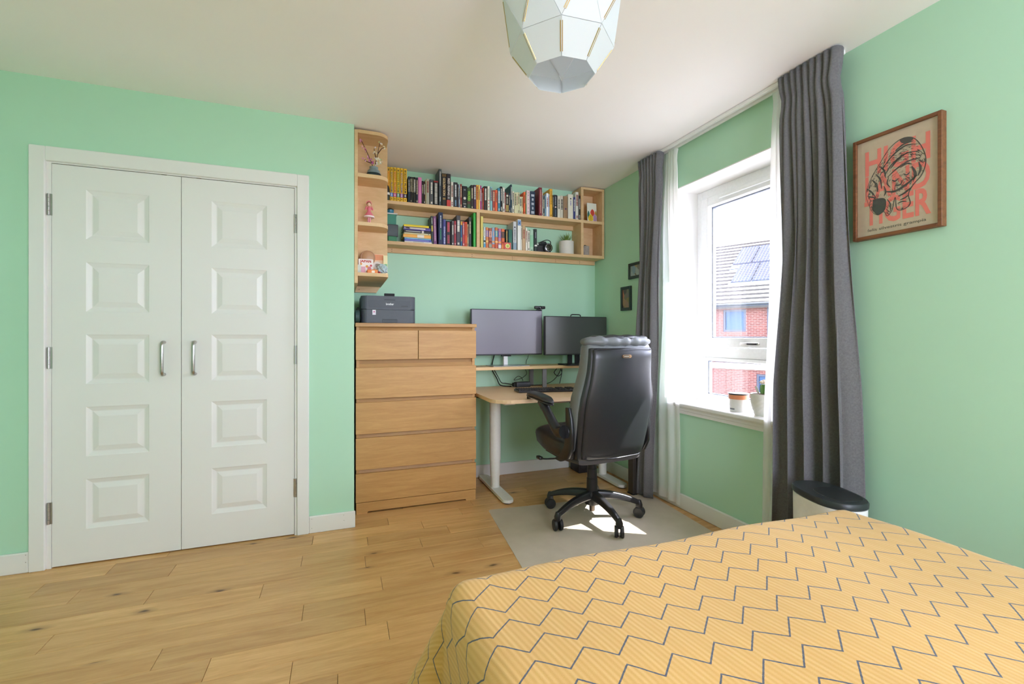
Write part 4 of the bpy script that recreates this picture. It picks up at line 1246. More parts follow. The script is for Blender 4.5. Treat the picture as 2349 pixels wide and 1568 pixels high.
UPPER = [
    (0.299, 0.319, 2.329, 'E3B32A', 'yellow'), (0.321, 0.341, 2.331, 'EDC22E', 'yellow'), (0.343, 0.364, 2.332, 'EDC22E', 'yellow'), (0.366, 0.388, 2.332, 'EDC22E', 'yellow'),
    (0.39, 0.412, 2.331, 'EDC22E', 'yellow'), (0.414, 0.438, 2.331, 'F0C030', 'yellow'), (0.446, 0.46, 2.279, '1F3A48', 'dark teal'), (0.461, 0.474, 2.278, '2A2722', 'black'),
    (0.475, 0.486, 2.278, '2B2B22', 'black'), (0.487, 0.501, 2.279, '26231F', 'black'), (0.503, 0.518, 2.278, '25303A', 'slate'), (0.518, 0.544, 2.282, 'D97FB0', 'pink'),
    (0.545, 0.559, 2.258, '22211F', 'black'), (0.56, 0.57, 2.256, '3A1D18', 'maroon'), (0.571, 0.577, 2.27, 'B5AD7C', 'olive'), (0.577, 0.6, 2.278, 'A9A796', 'mottled grey'),
    (0.604, 0.629, 2.277, '55595C', 'charcoal'), (0.632, 0.666, 2.272, '1D1B1B', 'black'), (0.671, 0.69, 2.401, '4C555B', 'slate grey'), (0.693, 0.727, 2.333, '2A2624', 'black'),
    (0.729, 0.76, 2.334, '2B2528', 'black'), (0.761, 0.78, 2.277, 'E3DFD2', 'white'), (0.781, 0.813, 2.277, '2E2E30', 'black'), (0.814, 0.82, 2.266, '3B2B4A', 'purple'),
    (0.821, 0.831, 2.263, 'A9C0CC', 'pale blue'), (0.832, 0.846, 2.269, '8E3A32', 'brick red'), (0.848, 0.886, 2.257, '1E2224', 'black'), (0.887, 0.914, 2.25, '3B5A35', 'dark green'),
    (0.915, 0.935, 2.272, '33302A', 'dark brown'), (0.936, 0.957, 2.275, '4A2A44', 'plum'), (0.957, 0.975, 2.277, 'E8A23A', 'orange'), (0.976, 0.988, 2.279, 'EBD67A', 'pale yellow'),
    (0.989, 1.0, 2.276, 'B34C94', 'magenta'), (1.001, 1.007, 2.222, '8B8B80', 'grey'), (1.008, 1.017, 2.259, 'D5523E', 'red'), (1.018, 1.046, 2.275, '2E2620', 'dark brown'),
    (1.047, 1.066, 2.278, 'E4E2CF', 'white'), (1.069, 1.087, 2.275, '8CC3C8', 'pale teal'), (1.089, 1.108, 2.252, 'A84A42', 'brick red'), (1.109, 1.129, 2.256, 'E5643B', 'orange'),
    (1.131, 1.151, 2.274, '3F84A0', 'blue'), (1.152, 1.168, 2.288, '26221E', 'black'), (1.17, 1.189, 2.282, 'DDD9CC', 'white'), (1.19, 1.195, 2.246, 'B0393A', 'red'),
    (1.196, 1.222, 2.244, '35301F', 'black'), (1.223, 1.234, 2.243, '2B3D58', 'navy'), (1.236, 1.249, 2.313, '274350', 'dark teal'), (1.251, 1.268, 2.262, 'E5E2CE', 'cream'),
    (1.271, 1.285, 2.255, 'DEDCB2', 'cream'), (1.285, 1.298, 2.257, 'DFDCB5', 'cream'), (1.299, 1.313, 2.258, 'DAD8AC', 'cream'), (1.315, 1.329, 2.226, 'DDDABF', 'cream'),
    (1.329, 1.342, 2.227, 'D9D2A0', 'cream'), (1.347, 1.363, 2.267, 'EA6A36', 'orange'), (1.364, 1.371, 2.265, '6E8F58', 'green'), (1.372, 1.401, 2.283, 'DCC5C4', 'pale pink'),
    (1.403, 1.446, 2.28, '26384E', 'navy'), (1.479, 1.507, 2.318, '7C2230', 'burgundy'), (1.507, 1.513, 2.281, 'E8E4DA', 'white'), (1.514, 1.529, 2.252, '555A5C', 'charcoal'),
    (1.531, 1.543, 2.256, '7A9DB0', 'pale blue'), (1.544, 1.564, 2.279, 'EEF0F2', 'white'), (1.565, 1.573, 2.273, 'A9B8D6', 'pale blue'), (1.574, 1.599, 2.318, 'E9B03A', 'yellow'),
    (1.601, 1.61, 2.27, '4A4A30', 'olive'), (1.611, 1.642, 2.273, '20272B', 'black'), (1.645, 1.67, 2.269, 'DAD6C6', 'cream'), (1.671, 1.696, 2.273, 'D2CDBB', 'cream'),
    (1.7, 1.737, 2.272, '9B7B5B', 'brown'), (1.741, 1.788, 2.293, 'E2DDCB', 'white'), (1.79, 1.808, 2.273, '3D417C', 'indigo'), (1.81, 1.838, 2.319, 'D9D9CC', 'off-white'),
    (1.84, 1.856, 2.291, '2E2A20', 'black'),
]
LOWER_LEFT = [
    (0.617, 0.63, 2.009, '3E4C4A', 'grey-green'), (0.632, 0.656, 2.008, '7A4C78', 'purple'), (0.667, 0.701, 2.041, '1F2C52', 'navy'), (0.702, 0.723, 1.992, '4A4C8C', 'indigo'),
    (0.725, 0.76, 1.983, '2C2226', 'black'), (0.765, 0.785, 1.986, '4E4A4C', 'dark grey'), (0.786, 0.801, 1.988, 'A83A48', 'red'), (0.803, 0.834, 2.031, '45424A', 'charcoal'),
    (0.835, 0.849, 1.987, '3F6A94', 'blue'), (0.85, 0.867, 1.988, 'B8404A', 'red'), (0.868, 0.887, 1.987, 'DE5A30', 'orange'), (0.888, 0.897, 1.972, 'C9BC94', 'cream'),
    (0.898, 0.92, 2.026, '3A3A3E', 'dark grey'), (0.935, 0.954, 2.072, '3DB04A', 'bright green'),
]
LOWER_RIGHT = [
    (0.993, 1.013, 2.041, 'DCCB70', 'pale yellow'), (1.016, 1.032, 1.961, 'BFD3D6', 'pale blue'), (1.034, 1.055, 1.961, 'D98A52', 'orange'), (1.058, 1.082, 1.957, 'A9604A', 'russet'),
    (1.083, 1.106, 1.962, '93A4BE', 'grey-blue'), (1.109, 1.132, 1.966, 'CF7448', 'orange'), (1.135, 1.159, 1.96, 'B87A9A', 'mauve'), (1.162, 1.187, 1.96, 'DB6E3C', 'orange'),
    (1.195, 1.215, 1.959, '2C2A26', 'black'), (1.219, 1.25, 1.96, '34588A', 'blue'), (1.258, 1.286, 2.025, 'C9CCCE', 'silver grey'), (1.296, 1.325, 2.046, 'ECEBE6', 'white'),
    (1.326, 1.334, 1.992, 'E6DFCE', 'cream'), (1.337, 1.362, 2.001, 'C4A67E', 'tan'), (1.364, 1.378, 1.985, 'E9E4D4', 'white'), (1.38, 1.4, 1.963, 'E4DFD0', 'off-white'),
    (1.401, 1.432, 1.972, 'A9C9AE', 'pale green'), (1.437, 1.462, 1.981, '26302F', 'black'),
]
# ------------------------------------------------------------------ wall shelves
S0 = 3.335                                    # front of the shelves
Z1, Z2 = 1.802, 2.090                         # top of the lower and upper shelf boards
bs = thing('wall_bookshelf', 'long plywood wall bookshelf with two shelves and an end box under the ceiling', 'bookshelf', (1.19, 3.42, 1.745))
MB().box(0.300, S0, Z1 - 0.024, 2.078, B - 0.001, Z1, bevel=0.001, seg=1).build('lower_shelf', M['ply'], bs)
MB().box(0.300, S0, Z2 - 0.024, 2.078, B - 0.001, Z2, bevel=0.001, seg=1).build('upper_shelf', M['ply'], bs)
MB().box(0.958, S0, Z1, 0.983, B - 0.001, Z2 - 0.024, bevel=0.001, seg=1).build('divider', M['ply'], bs)
MB().box(1.856, S0, Z1, 1.879, B - 0.001, Z2 - 0.024, bevel=0.001, seg=1).build('divider', M['ply'], bs)
MB().box(1.856, S0, Z2, 1.879, B - 0.001, 2.362, bevel=0.001, seg=1).build('box_side', M['ply'], bs)
MB().box(2.056, S0, Z2, 2.078, B - 0.001, 2.345, bevel=0.001, seg=1).build('box_side', M['ply'], bs)
MB().box(2.056, S0, Z1, 2.078, B - 0.001, Z2 - 0.024, bevel=0.001, seg=1).build('box_side', M['ply'], bs)
MB().box(1.879, S0, 2.345, 2.078, B - 0.001, 2.364, bevel=0.001, seg=1).build('box_top', M['ply'], bs)
MB().box(1.879, B - 0.010, Z2, 2.056, B - 0.001, 2.345).build('box_back', M['ply'], bs)
MB().box(1.879, B - 0.010, Z1, 2.056, B - 0.001, Z2 - 0.024).build('box_back', M['ply'], bs)
b1 = MB().box(0.300, B - 0.024, Z1 - 0.058, 2.070, B - 0.001, Z1 - 0.024, bevel=0.001, seg=1).build('batten', M['ply'], bs)
for xa, xb in ((0.300, 0.958), (0.983, 1.856)):
    MB().box(xa, B - 0.024, Z2 - 0.060, xb, B - 0.001, Z2 - 0.024, bevel=0.001, seg=1).build('batten', M['ply'], bs)
for xx in (0.345, 0.96, 1.30, 1.69, 1.92):
    for dz in (-0.034, -0.048):
        MB().lathe([(0.0028, 0), (0.0028, 0.0012)], (xx, B - 0.0252, Z1 + dz), 'Y', 8).build('screw', plain('5A4A38', 0.4, metal=0.6), b1)

cs = thing('corner_shelf_unit', 'plywood corner shelf unit with rounded shelves against the closet wall end', 'shelf unit', (0.17, 3.0, 1.45))
UX0, UX1, UY0, UYP = AX + 0.002, 0.262, 2.865, 3.040
MB().box(UX0, UY0, 1.440, UX0 + 0.019, B - 0.001, 2.356, bevel=0.001, seg=1).build('side_panel', M['ply'], cs)
MB().box(UX0 + 0.019, UYP, 1.505, 0.274, UYP + 0.012, 2.350, bevel=0.001, seg=1).build('back_panel', M['ply'], cs)
for (z0, z1, ye) in ((2.338, 2.358, UYP), (2.076, 2.098, UYP), (1.787, 1.808, UYP)):
    MB().prism(rrect(UX0 + 0.019, UY0, UX1 + 0.006, ye, [0.0, 0.072, 0.0, 0.0], 8), z0, z1, 'Z').build('shelf', M['ply'], cs)
MB().prism(rrect(UX0 + 0.019, UY0, UX1 + 0.004, B - 0.001, [0.0, 0.03, 0.0, 0.0], 8), 1.484, 1.505, 'Z').build('shelf', M['ply'], cs)
bt = MB().prism([(UX0 + 0.019, 1.442), (0.235, 1.442), (0.262, 1.484), (UX0 + 0.019, 1.484)], B - 0.026, B - 0.001, 'Y').build('batten', M['ply'], cs)
MB().lathe([(0.003, 0), (0.003, 0.0012)], (0.115, B - 0.0272, 1.463), 'Y', 8).build('screw', plain('5A4A38', 0.4, metal=0.6), bt)
# ------------------------------------------------------------------ books
SY = 3.345                                    # spine line
ORD = ['first', 'second', 'third', 'fourth', 'fifth', 'sixth', 'seventh', 'eighth', 'ninth', 'tenth', '11th', '12th', '13th', '14th', '15th', '16th', '17th', '18th', '19th', '20th']
def ordinal(n):
    return ORD[n - 1] if n <= 20 else '%d%s' % (n, 'st' if n % 10 == 1 else 'nd' if n % 10 == 2 else 'rd' if n % 10 == 3 else 'th')
def book(x0, x1, z0, z1, hexs, label, depth, group, marks=(), y=SY, lean=0.0):
    """upright book, spine to the room: cover shell with rounded spine, page block, spine print"""
    w = x1 - x0 - 0.0004
    cx = (x0 + x1) / 2
    t = thing('book', label, 'book', (cx, y, z0), 0, group)
    if lean: t.rotation_euler = (0, lean, 0)
    h = z1 - z0
    th = min(0.0018, w * 0.18)
    hw = w / 2
    sp = min(0.003, hw * 0.5)
    prof = [(-hw, depth), (-hw, sp), (-hw * 0.82, sp * 0.3), (-hw * 0.4, 0), (hw * 0.4, 0), (hw * 0.82, sp * 0.3), (hw, sp), (hw, depth), (hw - th, depth), (hw - th, sp + th), (-hw + th, sp + th), (-hw + th, depth)]
    MB().prism(prof, 0.0, h, 'Z').build('cover', plain(hexs, 0.5), t, world=False)
    MB().box(-hw + th, sp + th, 0.002, hw - th, depth - 0.003, h - 0.002).build('pages', M['pages'], t, world=False)
    for mk in marks:
        kind = mk[0]
        if kind == 'band':                    # coloured field on the spine, fractions of height from the base
            _, f0, f1, col = mk
            MB().box(-hw * 0.96, -0.0003, h * f0, hw * 0.96, sp * 0.35, h * f1).build('spine_band', plain(col, 0.55), t, world=False)
        elif kind == 'bars':                  # small illegible lettering, as strokes
            _, f0, f1, col, frac = mk
            mb = MB()
            z = h * f0
            r = random.Random(int(x0 * 9999) + int(f0 * 100))
            while z < h * f1:
                ln_ = min(r.uniform(0.003, 0.008), h * f1 - z + 0.001)
                mb.box(-hw * frac, -0.0006, z, hw * frac, 0.0, z + ln_)
                z += ln_ + r.uniform(0.0012, 0.003)
            mb.build('spine_print', plain(col, 0.55), t, world=False)
        elif kind == 'dot':
            _, f, rad, col = mk
            MB().lathe([(rad, -0.0008), (rad, 0.0)], (0, 0, h * f), 'Y', 12).build('spine_emblem', plain(col, 0.5), t, world=False)
        elif kind == 'text':
            _, s, f0, f1, col, frac, up = mk
            me = text_mesh(s, 0.02, 0.0002, width=h * (f1 - f0), bold=0.0004)
            ys = [v.co.y for v in me.vertices]
            me.transform(Matrix.Diagonal((1, w * frac / (max(ys) - min(ys)), 1, 1)))
            me.transform(Matrix.Translation((0, -0.0006, h * (f0 + f1) / 2)) @ (SPINE_UP if up else SPINE))
            link('title', me, plain(col, 0.5), t, world=False)
    return t
def auto_marks(i, hexs, r):
    c = srgb(hexs)
    lum = 0.3 * c[0] + 0.6 * c[1] + 0.1 * c[2]
    ink = r.choice(['E8E4D8', 'D9CFA8', 'C9C6BE']) if lum < 0.25 else r.choice(['3A342E', '5A5048', '8A3A34'])
    f1 = r.uniform(0.82, 0.94)
    f0 = r.uniform(0.35, 0.5)
    m = [('bars', f0, f1, ink, r.uniform(0.35, 0.6))]
    if r.random() < 0.6:
        m.append(('bars', 0.05, r.uniform(0.10, 0.2), ink, 0.45))
    return m
YB = [('E08A20', 'D9752A'), ('3E78C0', '3F4E8A'), ('C8407E', 'C83A50'), ('3E8A6A', '3A7A4A'), ('8A4A9A', '5A5AA0'), ('2A2420', '2A2420')]
SPEC = {
    18: ('slate grey folder', None),
}
r = random.Random(21)
for i, (x0, x1, z1, hexs, cname) in enumerate(UPPER):
    n = i + 1
    z1 = min(z1, 2.362)
    w = x1 - x0
    size = 'slim' if w < 0.012 else 'thick' if w > 0.027 else 'mid-width'
    label = '%s %s book on the upper shelf, %s from the left end' % (size, cname, ordinal(n))
    depth = min(0.145, max(0.105, (z1 - Z2) * 0.66))
    lean = 0.0
    if i < 6:
        b1c, tc = YB[i]
        label = ['yellow comic volume with orange lettering, half behind the corner shelf panel', 'yellow comic volume with a blue band near its foot', 'yellow comic volume with a magenta band near its foot', 'yellow comic volume with a green band near its foot', 'yellow comic volume with a purple band near its foot', 'yellow comic volume with a black band near its foot'][i]
        marks = [('band', 0.125, 0.245, b1c), ('text', 'SCOTT PILGRIM', 0.27, 0.86, tc, 0.60, False), ('bars', 0.15, 0.22, 'D8D8E8', 0.4), ('bars', 0.05, 0.085, '6A4A1A', 0.4), ('bars', 0.89, 0.95, '5A4A2A', 0.45)]
        lean = 0.0
    elif i == 11:
        label = 'plain bright pink book on the upper shelf'; marks = []
    elif i == 17:
        marks = [('band', 0.93, 0.99, '8E2420'), ('bars', 0.06, 0.90, 'C9C6BE', 0.55)]
    elif i == 18:
        label = 'tall slate grey folder reaching the ceiling on the upper shelf'; depth = 0.14
        marks = [('bars', 0.55, 0.93, 'D5D5D0', 0.3), ('bars', 0.12, 0.24, 'D5D5D0', 0.3)]
    elif i == 19:
        label = 'thick black novel lettered in gold, right of the tall grey folder'
        marks = [('text', 'GOLDEN SON', 0.32, 0.86, 'E2C48A', 0.50, False), ('band', 0.90, 0.98, '6A4E22'), ('bars', 0.20, 0.26, 'B08A4A', 0.6)]
    elif i == 20:
        label = 'thick black novel with white lettering and a red foot'
        marks = [('text', 'RED RISING', 0.34, 0.86, 'E6DCD6', 0.50, False), ('band', 0.0, 0.20, 'C84038'), ('bars', 0.24, 0.30, 'A8A8A8', 0.5)]
    elif i == 22:
        marks = [('bars', 0.42, 0.90, 'D8D8DA', 0.35), ('bars', 0.06, 0.30, '7AA0C0', 0.3)]
    elif i == 26:
        label = 'thick black book with a pale ring emblem on the upper shelf'
        marks = [('dot', 0.45, 0.010, 'C9C4B8'), ('bars', 0.18, 0.22, 'A09A90', 0.6), ('dot', 0.07, 0.005, 'E8E8E8'), ('bars', 0.80, 0.86, '8A9090', 0.4)]
    elif i == 27:
        label = 'dark green book with lime lettering on the upper shelf'
        marks = [('text', 'WICKED', 0.38, 0.84, '9ADA3A', 0.72, False), ('band', 0.22, 0.34, '5A3A2E')]
    elif i == 36:
        label = 'white book with small red dots on the upper shelf'
        marks = [('dot', f, 0.004, 'B83A34') for f in (0.16, 0.30, 0.42)] + [('bars', 0.55, 0.90, 'A8A890', 0.3)]
    elif i == 44:
        marks = [('band', 0.06, 0.38, 'A08A4A'), ('dot', 0.85, 0.008, 'D8D4C8'), ('bars', 0.45, 0.72, 'A8A49A', 0.4)]
    elif i == 55:
        label = 'pale pink floral book on the upper shelf beside a navy one'
        marks = [('dot', f, 0.0035, c) for f, c in ((0.12, '8A6A80'), (0.28, 'A06A6A'), (0.45, '8A7A9A'), (0.62, 'A05A6A'), (0.80, '6A5A7A'), (0.90, '9A5A5A'))]
    elif i == 56:
        label = 'thick navy book with white scrollwork left of the burgundy album'
        marks = [('bars', f, f + 0.10, 'C9D0D8', k) for f, k in ((0.06, 0.6), (0.24, 0.3), (0.42, 0.5), (0.60, 0.35), (0.78, 0.6))]
    elif i == 57:
        label = 'tall burgundy album with gilt spine lettering on the upper shelf'; depth = 0.15
        marks = [('bars', 0.10, 0.92, 'C99A8A', 0.35)]
    elif i == 63:
        label = 'tall mustard yellow book towards the right of the upper shelf'
        marks = [('bars', 0.45, 0.92, 'A0761E', 0.4), ('dot', 0.06, 0.004, '3A3020')]
    elif i == 65:
        label = 'thick black book with one pale dot on the upper shelf'
        marks = [('dot', 0.46, 0.007, 'E0C8C0'), ('bars', 0.55, 0.92, '9AA0A4', 0.3), ('bars', 0.06, 0.36, '6A7A8A', 0.25)]
    elif i == 68:
        label = 'thick plain brown book with a purple dot on the upper shelf'
        marks = [('dot', 0.43, 0.007, '4A2A5A')]
    elif i == 69:
        label = 'thick white book with a small black bird mark on the upper shelf'
        marks = [('dot', 0.82, 0.006, '2A2A30'), ('bars', 0.55, 0.74, '8A8ABA', 0.2)]
    else:
        marks = auto_marks(i, hexs, r)
    book(x0, x1, Z2, z1, hexs, label, depth, 'books on the upper wall shelf', marks, lean=lean)
for i, (x0, x1, z1, hexs, cname) in enumerate(LOWER_LEFT):
    w = x1 - x0
    z1 = min(z1, Z2 - 0.028)
    size = 'slim' if w < 0.013 else 'thick' if w > 0.027 else 'mid-width'
    label = '%s %s book standing on the lower shelf, %s right of the lying stack' % (size, cname, ordinal(i + 1))
    marks = auto_marks(i, hexs, r)
    lean = 0.0
    if i == 0: marks = [('band', 0.45, 0.66, 'B8A84A'), ('bars', 0.72, 0.93, 'C8CCCC', 0.4)]; lean = math.radians(-1.5)
    if i == 1: lean = math.radians(-1.5); marks = [('bars', 0.12, 0.92, 'C8A0B8', 0.35)]
    if i == 2:
        label = 'tall thick navy book lettered in white and green on the lower shelf'
        marks = [('bars', 0.52, 0.90, 'D8DCE4', 0.18), ('bars', 0.16, 0.48, '3AB06A', 0.18)]
    if i == 3:
        label = 'indigo paperback with white author name on the lower shelf'
        marks = [('text', 'ATWOOD', 0.34, 0.72, 'D8DCEC', 0.45, True), ('bars', 0.05, 0.30, 'C0C4DA', 0.45)]
    if i == 4: marks = [('bars', 0.55, 0.95, 'C84A5A', 0.5), ('bars', 0.08, 0.42, 'B04050', 0.45)]
    if i == 8: marks = [('band', 0.86, 1.0, 'E0A040'), ('bars', 0.20, 0.36, 'D8C060', 0.4)]
    if i == 13:
        label = 'tall bright green book beside the shelf divider'
        marks = []
    book(x0, x1, Z1, z1, hexs, label, min(0.145, max(0.108, (z1 - Z1) * 0.62)), 'books on the lower wall shelf left of the divider', marks, lean=lean)
for i, (x0, x1, z1, hexs, cname) in enumerate(LOWER_RIGHT):
    w = x1 - x0
    z1 = min(z1, Z2 - 0.028)
    size = 'slim' if w < 0.013 else 'thick' if w > 0.027 else 'mid-width'
    label = '%s %s book on the lower shelf, %s right of the divider' % (size, cname, ordinal(i + 1))
    marks = auto_marks(i, hexs, r)
    if i == 0: label = 'tall pale yellow book just right of the shelf divider'; marks = []
    if 1 <= i <= 7:
        cols = [['F0EDE2', '2A2A28', '5AA0C8'], ['8A7AC0', 'E8C070', 'C86A3A'], ['E0B0A0', '7A2E22', '9AA08A'], ['7AA0D0', 'E0A060', 'D86A40'], ['4AA8B8', 'F0C080', 'C85A40'], ['6A5AA8', 'F0A050', 'E0E0D8'], ['3A4A40', 'B8402E', 'E88A4A']][i - 1]
        marks = [('band', 0.55, 0.85, cols[0]), ('band', 0.28, 0.36, cols[1]), ('band', 0.04, 0.20, cols[2]), ('bars', 0.58, 0.82, cols[1], 0.35)]
    if i == 8: marks = [('bars', 0.25, 0.92, 'C0A050', 0.5)]
    if i == 9: marks = [('band', 0.0, 1.0, '2F6A58'), ('bars', 0.10, 0.3, 'C8D0D0', 0.4)]
    if i == 10: marks = [('bars', 0.28, 0.72, '3A3A40', 0.25), ('dot', 0.80, 0.007, '4A4A55'), ('band', 0.0, 0.26, '8AA0B0')]
    if i == 11: label = 'tall white book with a blue picture at the top of its spine'; marks = [('band', 0.80, 0.97, '7A98C0'), ('dot', 0.88, 0.006, '2A3A5A')]
    if i == 16: marks = [('band', 0.20, 0.75, '8AC09A'), ('dot', 0.05, 0.004, '2A2A2A')]
    if i == 17: label = 'black book standing beside the camera on the lower shelf'; marks = [('bars', 0.60, 0.85, 'B0A8B8', 0.2)]
    book(x0, x1, Z1, z1, hexs, label, min(0.145, max(0.108, (z1 - Z1) * 0.66)), 'books on the lower wall shelf right of the divider', marks)

# books lying in a stack, spines to the room
def lying(x0, x1, z0, z1, hexs, label, depth, marks=(), y=SY):
    t = thing('book', label, 'book', ((x0 + x1) / 2, y, z0), 0, 'stack of lying books on the lower shelf')
    h, hw = z1 - z0 - 0.0003, (x1 - x0) / 2
    th = min(0.002, h * 0.18)
    prof = [(0.003, 0.0), (depth, 0.0), (depth, th), (0.005, th), (0.005, h - th), (depth, h - th), (depth, h), (0.003, h), (0.0008, h * 0.8), (0.0, h * 0.5), (0.0008, h * 0.2)]
    MB().prism(prof, -hw, hw, 'X').build('cover', plain(hexs, 0.5), t, world=False)
    MB().box(-hw + 0.003, 0.005, th, hw - 0.003, depth - 0.003, h - th).build('pages', M['pages'], t, world=False)
    for (f0, f1, g0, g1, col) in marks:
        MB().box(-hw + 2 * hw * f0, -0.0006, h * g0, -hw + 2 * hw * f1, 0.001, h * g1).build('spine_print', plain(col, 0.6), t, world=False)
z = Z1
X0, X1 = 0.410, 0.618
for (a, b, th, hexs, lab, mk) in (
        (0.012, 0.0, 0.0120, 'E4E0D6', 'white book at the bottom of the lying stack', [(0.3, 0.7, 0.35, 0.6, '9A948A')]),
        (0.010, -0.002, 0.0150, '5A62B0', 'blue-violet book second from the bottom of the lying stack', [(0.06, 0.9, 0.3, 0.7, '8A90D0')]),
        (0.010, -0.006, 0.0110, '7AB4D0', 'sky blue book third from the bottom of the lying stack', [(0.1, 0.5, 0.3, 0.6, 'A8D0E0')]),
        (0.002, -0.006, 0.0235, 'F0B054', 'orange book with a white label in the lying stack', [(0.5, 0.75, 0.1, 0.95, 'E8E0D4')]),
        (0.008, -0.008, 0.0120, 'D2CCA4', 'cream book between the black and orange ones in the lying stack', [(0.9, 0.93, 0.3, 0.7, '3A342A')]),
        (0.008, -0.008, 0.0185, '2E2C30', 'black book with a white tag in the lying stack', [(0.06, 0.62, 0.35, 0.65, 'C8C4BE'), (0.66, 0.74, 0.0, 1.0, 'E0D6D0')]),
        (0.006, -0.008, 0.0230, '5A4A94', 'purple book with a pale strip near the top of the lying stack', [(0.03, 0.8, 0.35, 0.75, 'DCD2C4'), (0.06, 0.22, 0.4, 0.7, 'B04A3A')]),
        (0.006, -0.022, 0.0165, 'E8CF2E', 'yellow book on top of the lying stack', [])):
    lying(X0 + a, X1 + b, z, z + th, hexs, lab, 0.135, mk)
    z += th
# small coral square book standing in front of the row
cb = thing('small_square_book', 'small coral square book with a round yellow emblem in front of the comics', 'book', (1.2085, 3.337, Z1))
MB().box(1.180, 3.3365, Z1, 1.237, 3.3435, Z1 + 0.052, bevel=0.0008, seg=1).build('cover', plain('CF5A50', 0.5), cb)
MB().lathe([(0.018, -0.0006), (0.018, 0)], (1.2085, 3.3365, Z1 + 0.025), 'Y', 20).build('emblem', plain('E2DE86', 0.5), cb)
MB().lathe([(0.011, -0.0010), (0.011, -0.0006)], (1.2085, 3.3365, Z1 + 0.026), 'Y', 14).build('emblem', plain('A9C860', 0.5), cb)
MB().box(1.206, 3.3352, Z1 + 0.012, 1.211, 3.3358, Z1 + 0.024).build('emblem', plain('C86A40', 0.5), cb)
# ------------------------------------------------------------------ printer on the chest
pt = thing('printer', 'dark grey laser printer standing on the chest of drawers', 'printer', (0.287, 3.25, CH))
PY_, PX0, PX1 = 3.072, 0.114, 0.460
MB().prism(rrect(PX0, PY_, PX1, PY_ + 0.345, [0.035, 0.035, 0.015, 0.015], 6), CH + 0.002, CH + 0.088, 'Z', bevel=0.003).build('paper_drawer', M['printer'], pt)
MB().prism(rrect(PX0, PY_ + 0.0012, PX1, PY_ + 0.345, [0.035, 0.035, 0.015, 0.015], 6), CH + 0.0895, CH + 0.178, 'Z', bevel=0.005).build('body', M['printer'], pt)
MB().prism(rrect(0.160, CH + 0.103, 0.424, CH + 0.150, 0.008, 4), PY_ - 0.0010, PY_ + 0.004, 'Y').build('front_flap', plain('484D54', 0.5), pt)
MB().box(0.258, PY_ - 0.0014, CH + 0.150, 0.326, PY_ + 0.004, CH + 0.157, bevel=0.001, seg=1).build('flap_grip', plain('3E4349', 0.5), pt)
MB().box(0.244, PY_ - 0.0016, CH + 0.0025, 0.340, PY_ + 0.004, CH + 0.024, bevel=0.003).build('drawer_grip', plain('3F444B', 0.5), pt)
MB().prism(rrect(0.244, CH + 0.003, 0.340, CH + 0.027, 0.004, 3), PY_ - 0.0012, PY_ + 0.002, 'Y').build('drawer_grip_rim', plain('2A2D31', 0.5), pt)
MB().box(0.183, PY_ - 0.0010, CH + 0.054, 0.204, PY_ + 0.001, CH + 0.086).build('sticker', plain('E8E2EA', 0.6), pt)
MB().lathe([(0.0055, -0.0016), (0.0055, -0.0008)], (0.1935, PY_, CH + 0.074), 'Y', 10).build('sticker_mark', plain('C87A9A', 0.6), pt)
put_text('brother', 0.020, FRONT, Vector((0.293, PY_ - 0.0014, CH + 0.126)), plain('E6E8EA', 0.5), pt, 'brand_lettering', width=0.050, bold=0.0004)
mm = MB()
for j in range(8):
    mm.box(0.366 + j * 0.0055, PY_ - 0.0016, CH + 0.110, 0.3695 + j * 0.0055, PY_ - 0.0009, CH + 0.116)
mm.build('model_marks', plain('2A2D31', 0.5), pt)
MB().box(0.262, PY_ + 0.05, CH + 0.178, 0.328, PY_ + 0.075, CH + 0.200, bevel=0.002).build('paper_stop', M['black_matte'], pt)

# headphones beside the printer
hp = thing('headphones', 'dark headphones standing between the printer and the alcove wall', 'headphones', (0.092, 3.12, CH))
MB().lathe([(0.030, -0.016), (0.041, -0.012), (0.041, 0.008), (0.030, 0.014)], (0.092, 3.075, CH + 0.042), 'X', 24).build('ear_cup', plain('2E4644', 0.5), hp, smooth=True)
MB().lathe([(0.030, -0.016), (0.041, -0.012), (0.041, 0.008), (0.030, 0.014)], (0.092, 3.185, CH + 0.042), 'X', 24).build('ear_cup', plain('2E4644', 0.5), hp, smooth=True)
MB().tube([(0.095, 3.13 + 0.064 * math.cos(a), CH + 0.045 + 0.052 * math.sin(a)) for a in [PI * k / 16 for k in range(17)]], 0.0085, 10).build('headband', M['black_matte'], hp, smooth=True)

# ------------------------------------------------------------------ corner shelf ornaments
vs = thing('vase', 'small blue-grey glazed vase holding blossom branches on the corner shelf', 'vase', (0.184, 2.950, 2.098))
MB().lathe([(0.030, 0.0), (0.045, 0.002), (0.046, 0.014), (0.043, 0.032), (0.036, 0.050), (0.027, 0.060), (0.024, 0.066), (0.027, 0.073), (0.023, 0.073), (0.020, 0.064), (0.030, 0.048), (0.034, 0.010), (0.001, 0.008)], (0.184, 2.950, 2.098), 'Z', 32, cap=False).build('vase_body', plain('7F9093', 0.3), vs, smooth=True, angle=60)
MB().lathe([(0.0455, 0.0), (0.0468, 0.003), (0.0475, 0.014), (0.0452, 0.027), (0.0435, 0.031)], (0.184, 2.950, 2.0981), 'Z', 32, cap=False).build('dark_glaze', plain('1E3236', 0.08), vs, smooth=True)
def petal_flower(size, col, cenc):
    mb = MB()
    for k in range(5):
        a = 2 * PI * k / 5
        mb.ball((math.cos(a) * size * 0.55, math.sin(a) * size * 0.55, 0.0), size * 0.5, 1, 1, 0.45, 1)
    me = mb.to_mesh('blossom'); me.materials.append(plain(col, 0.5))
    return me
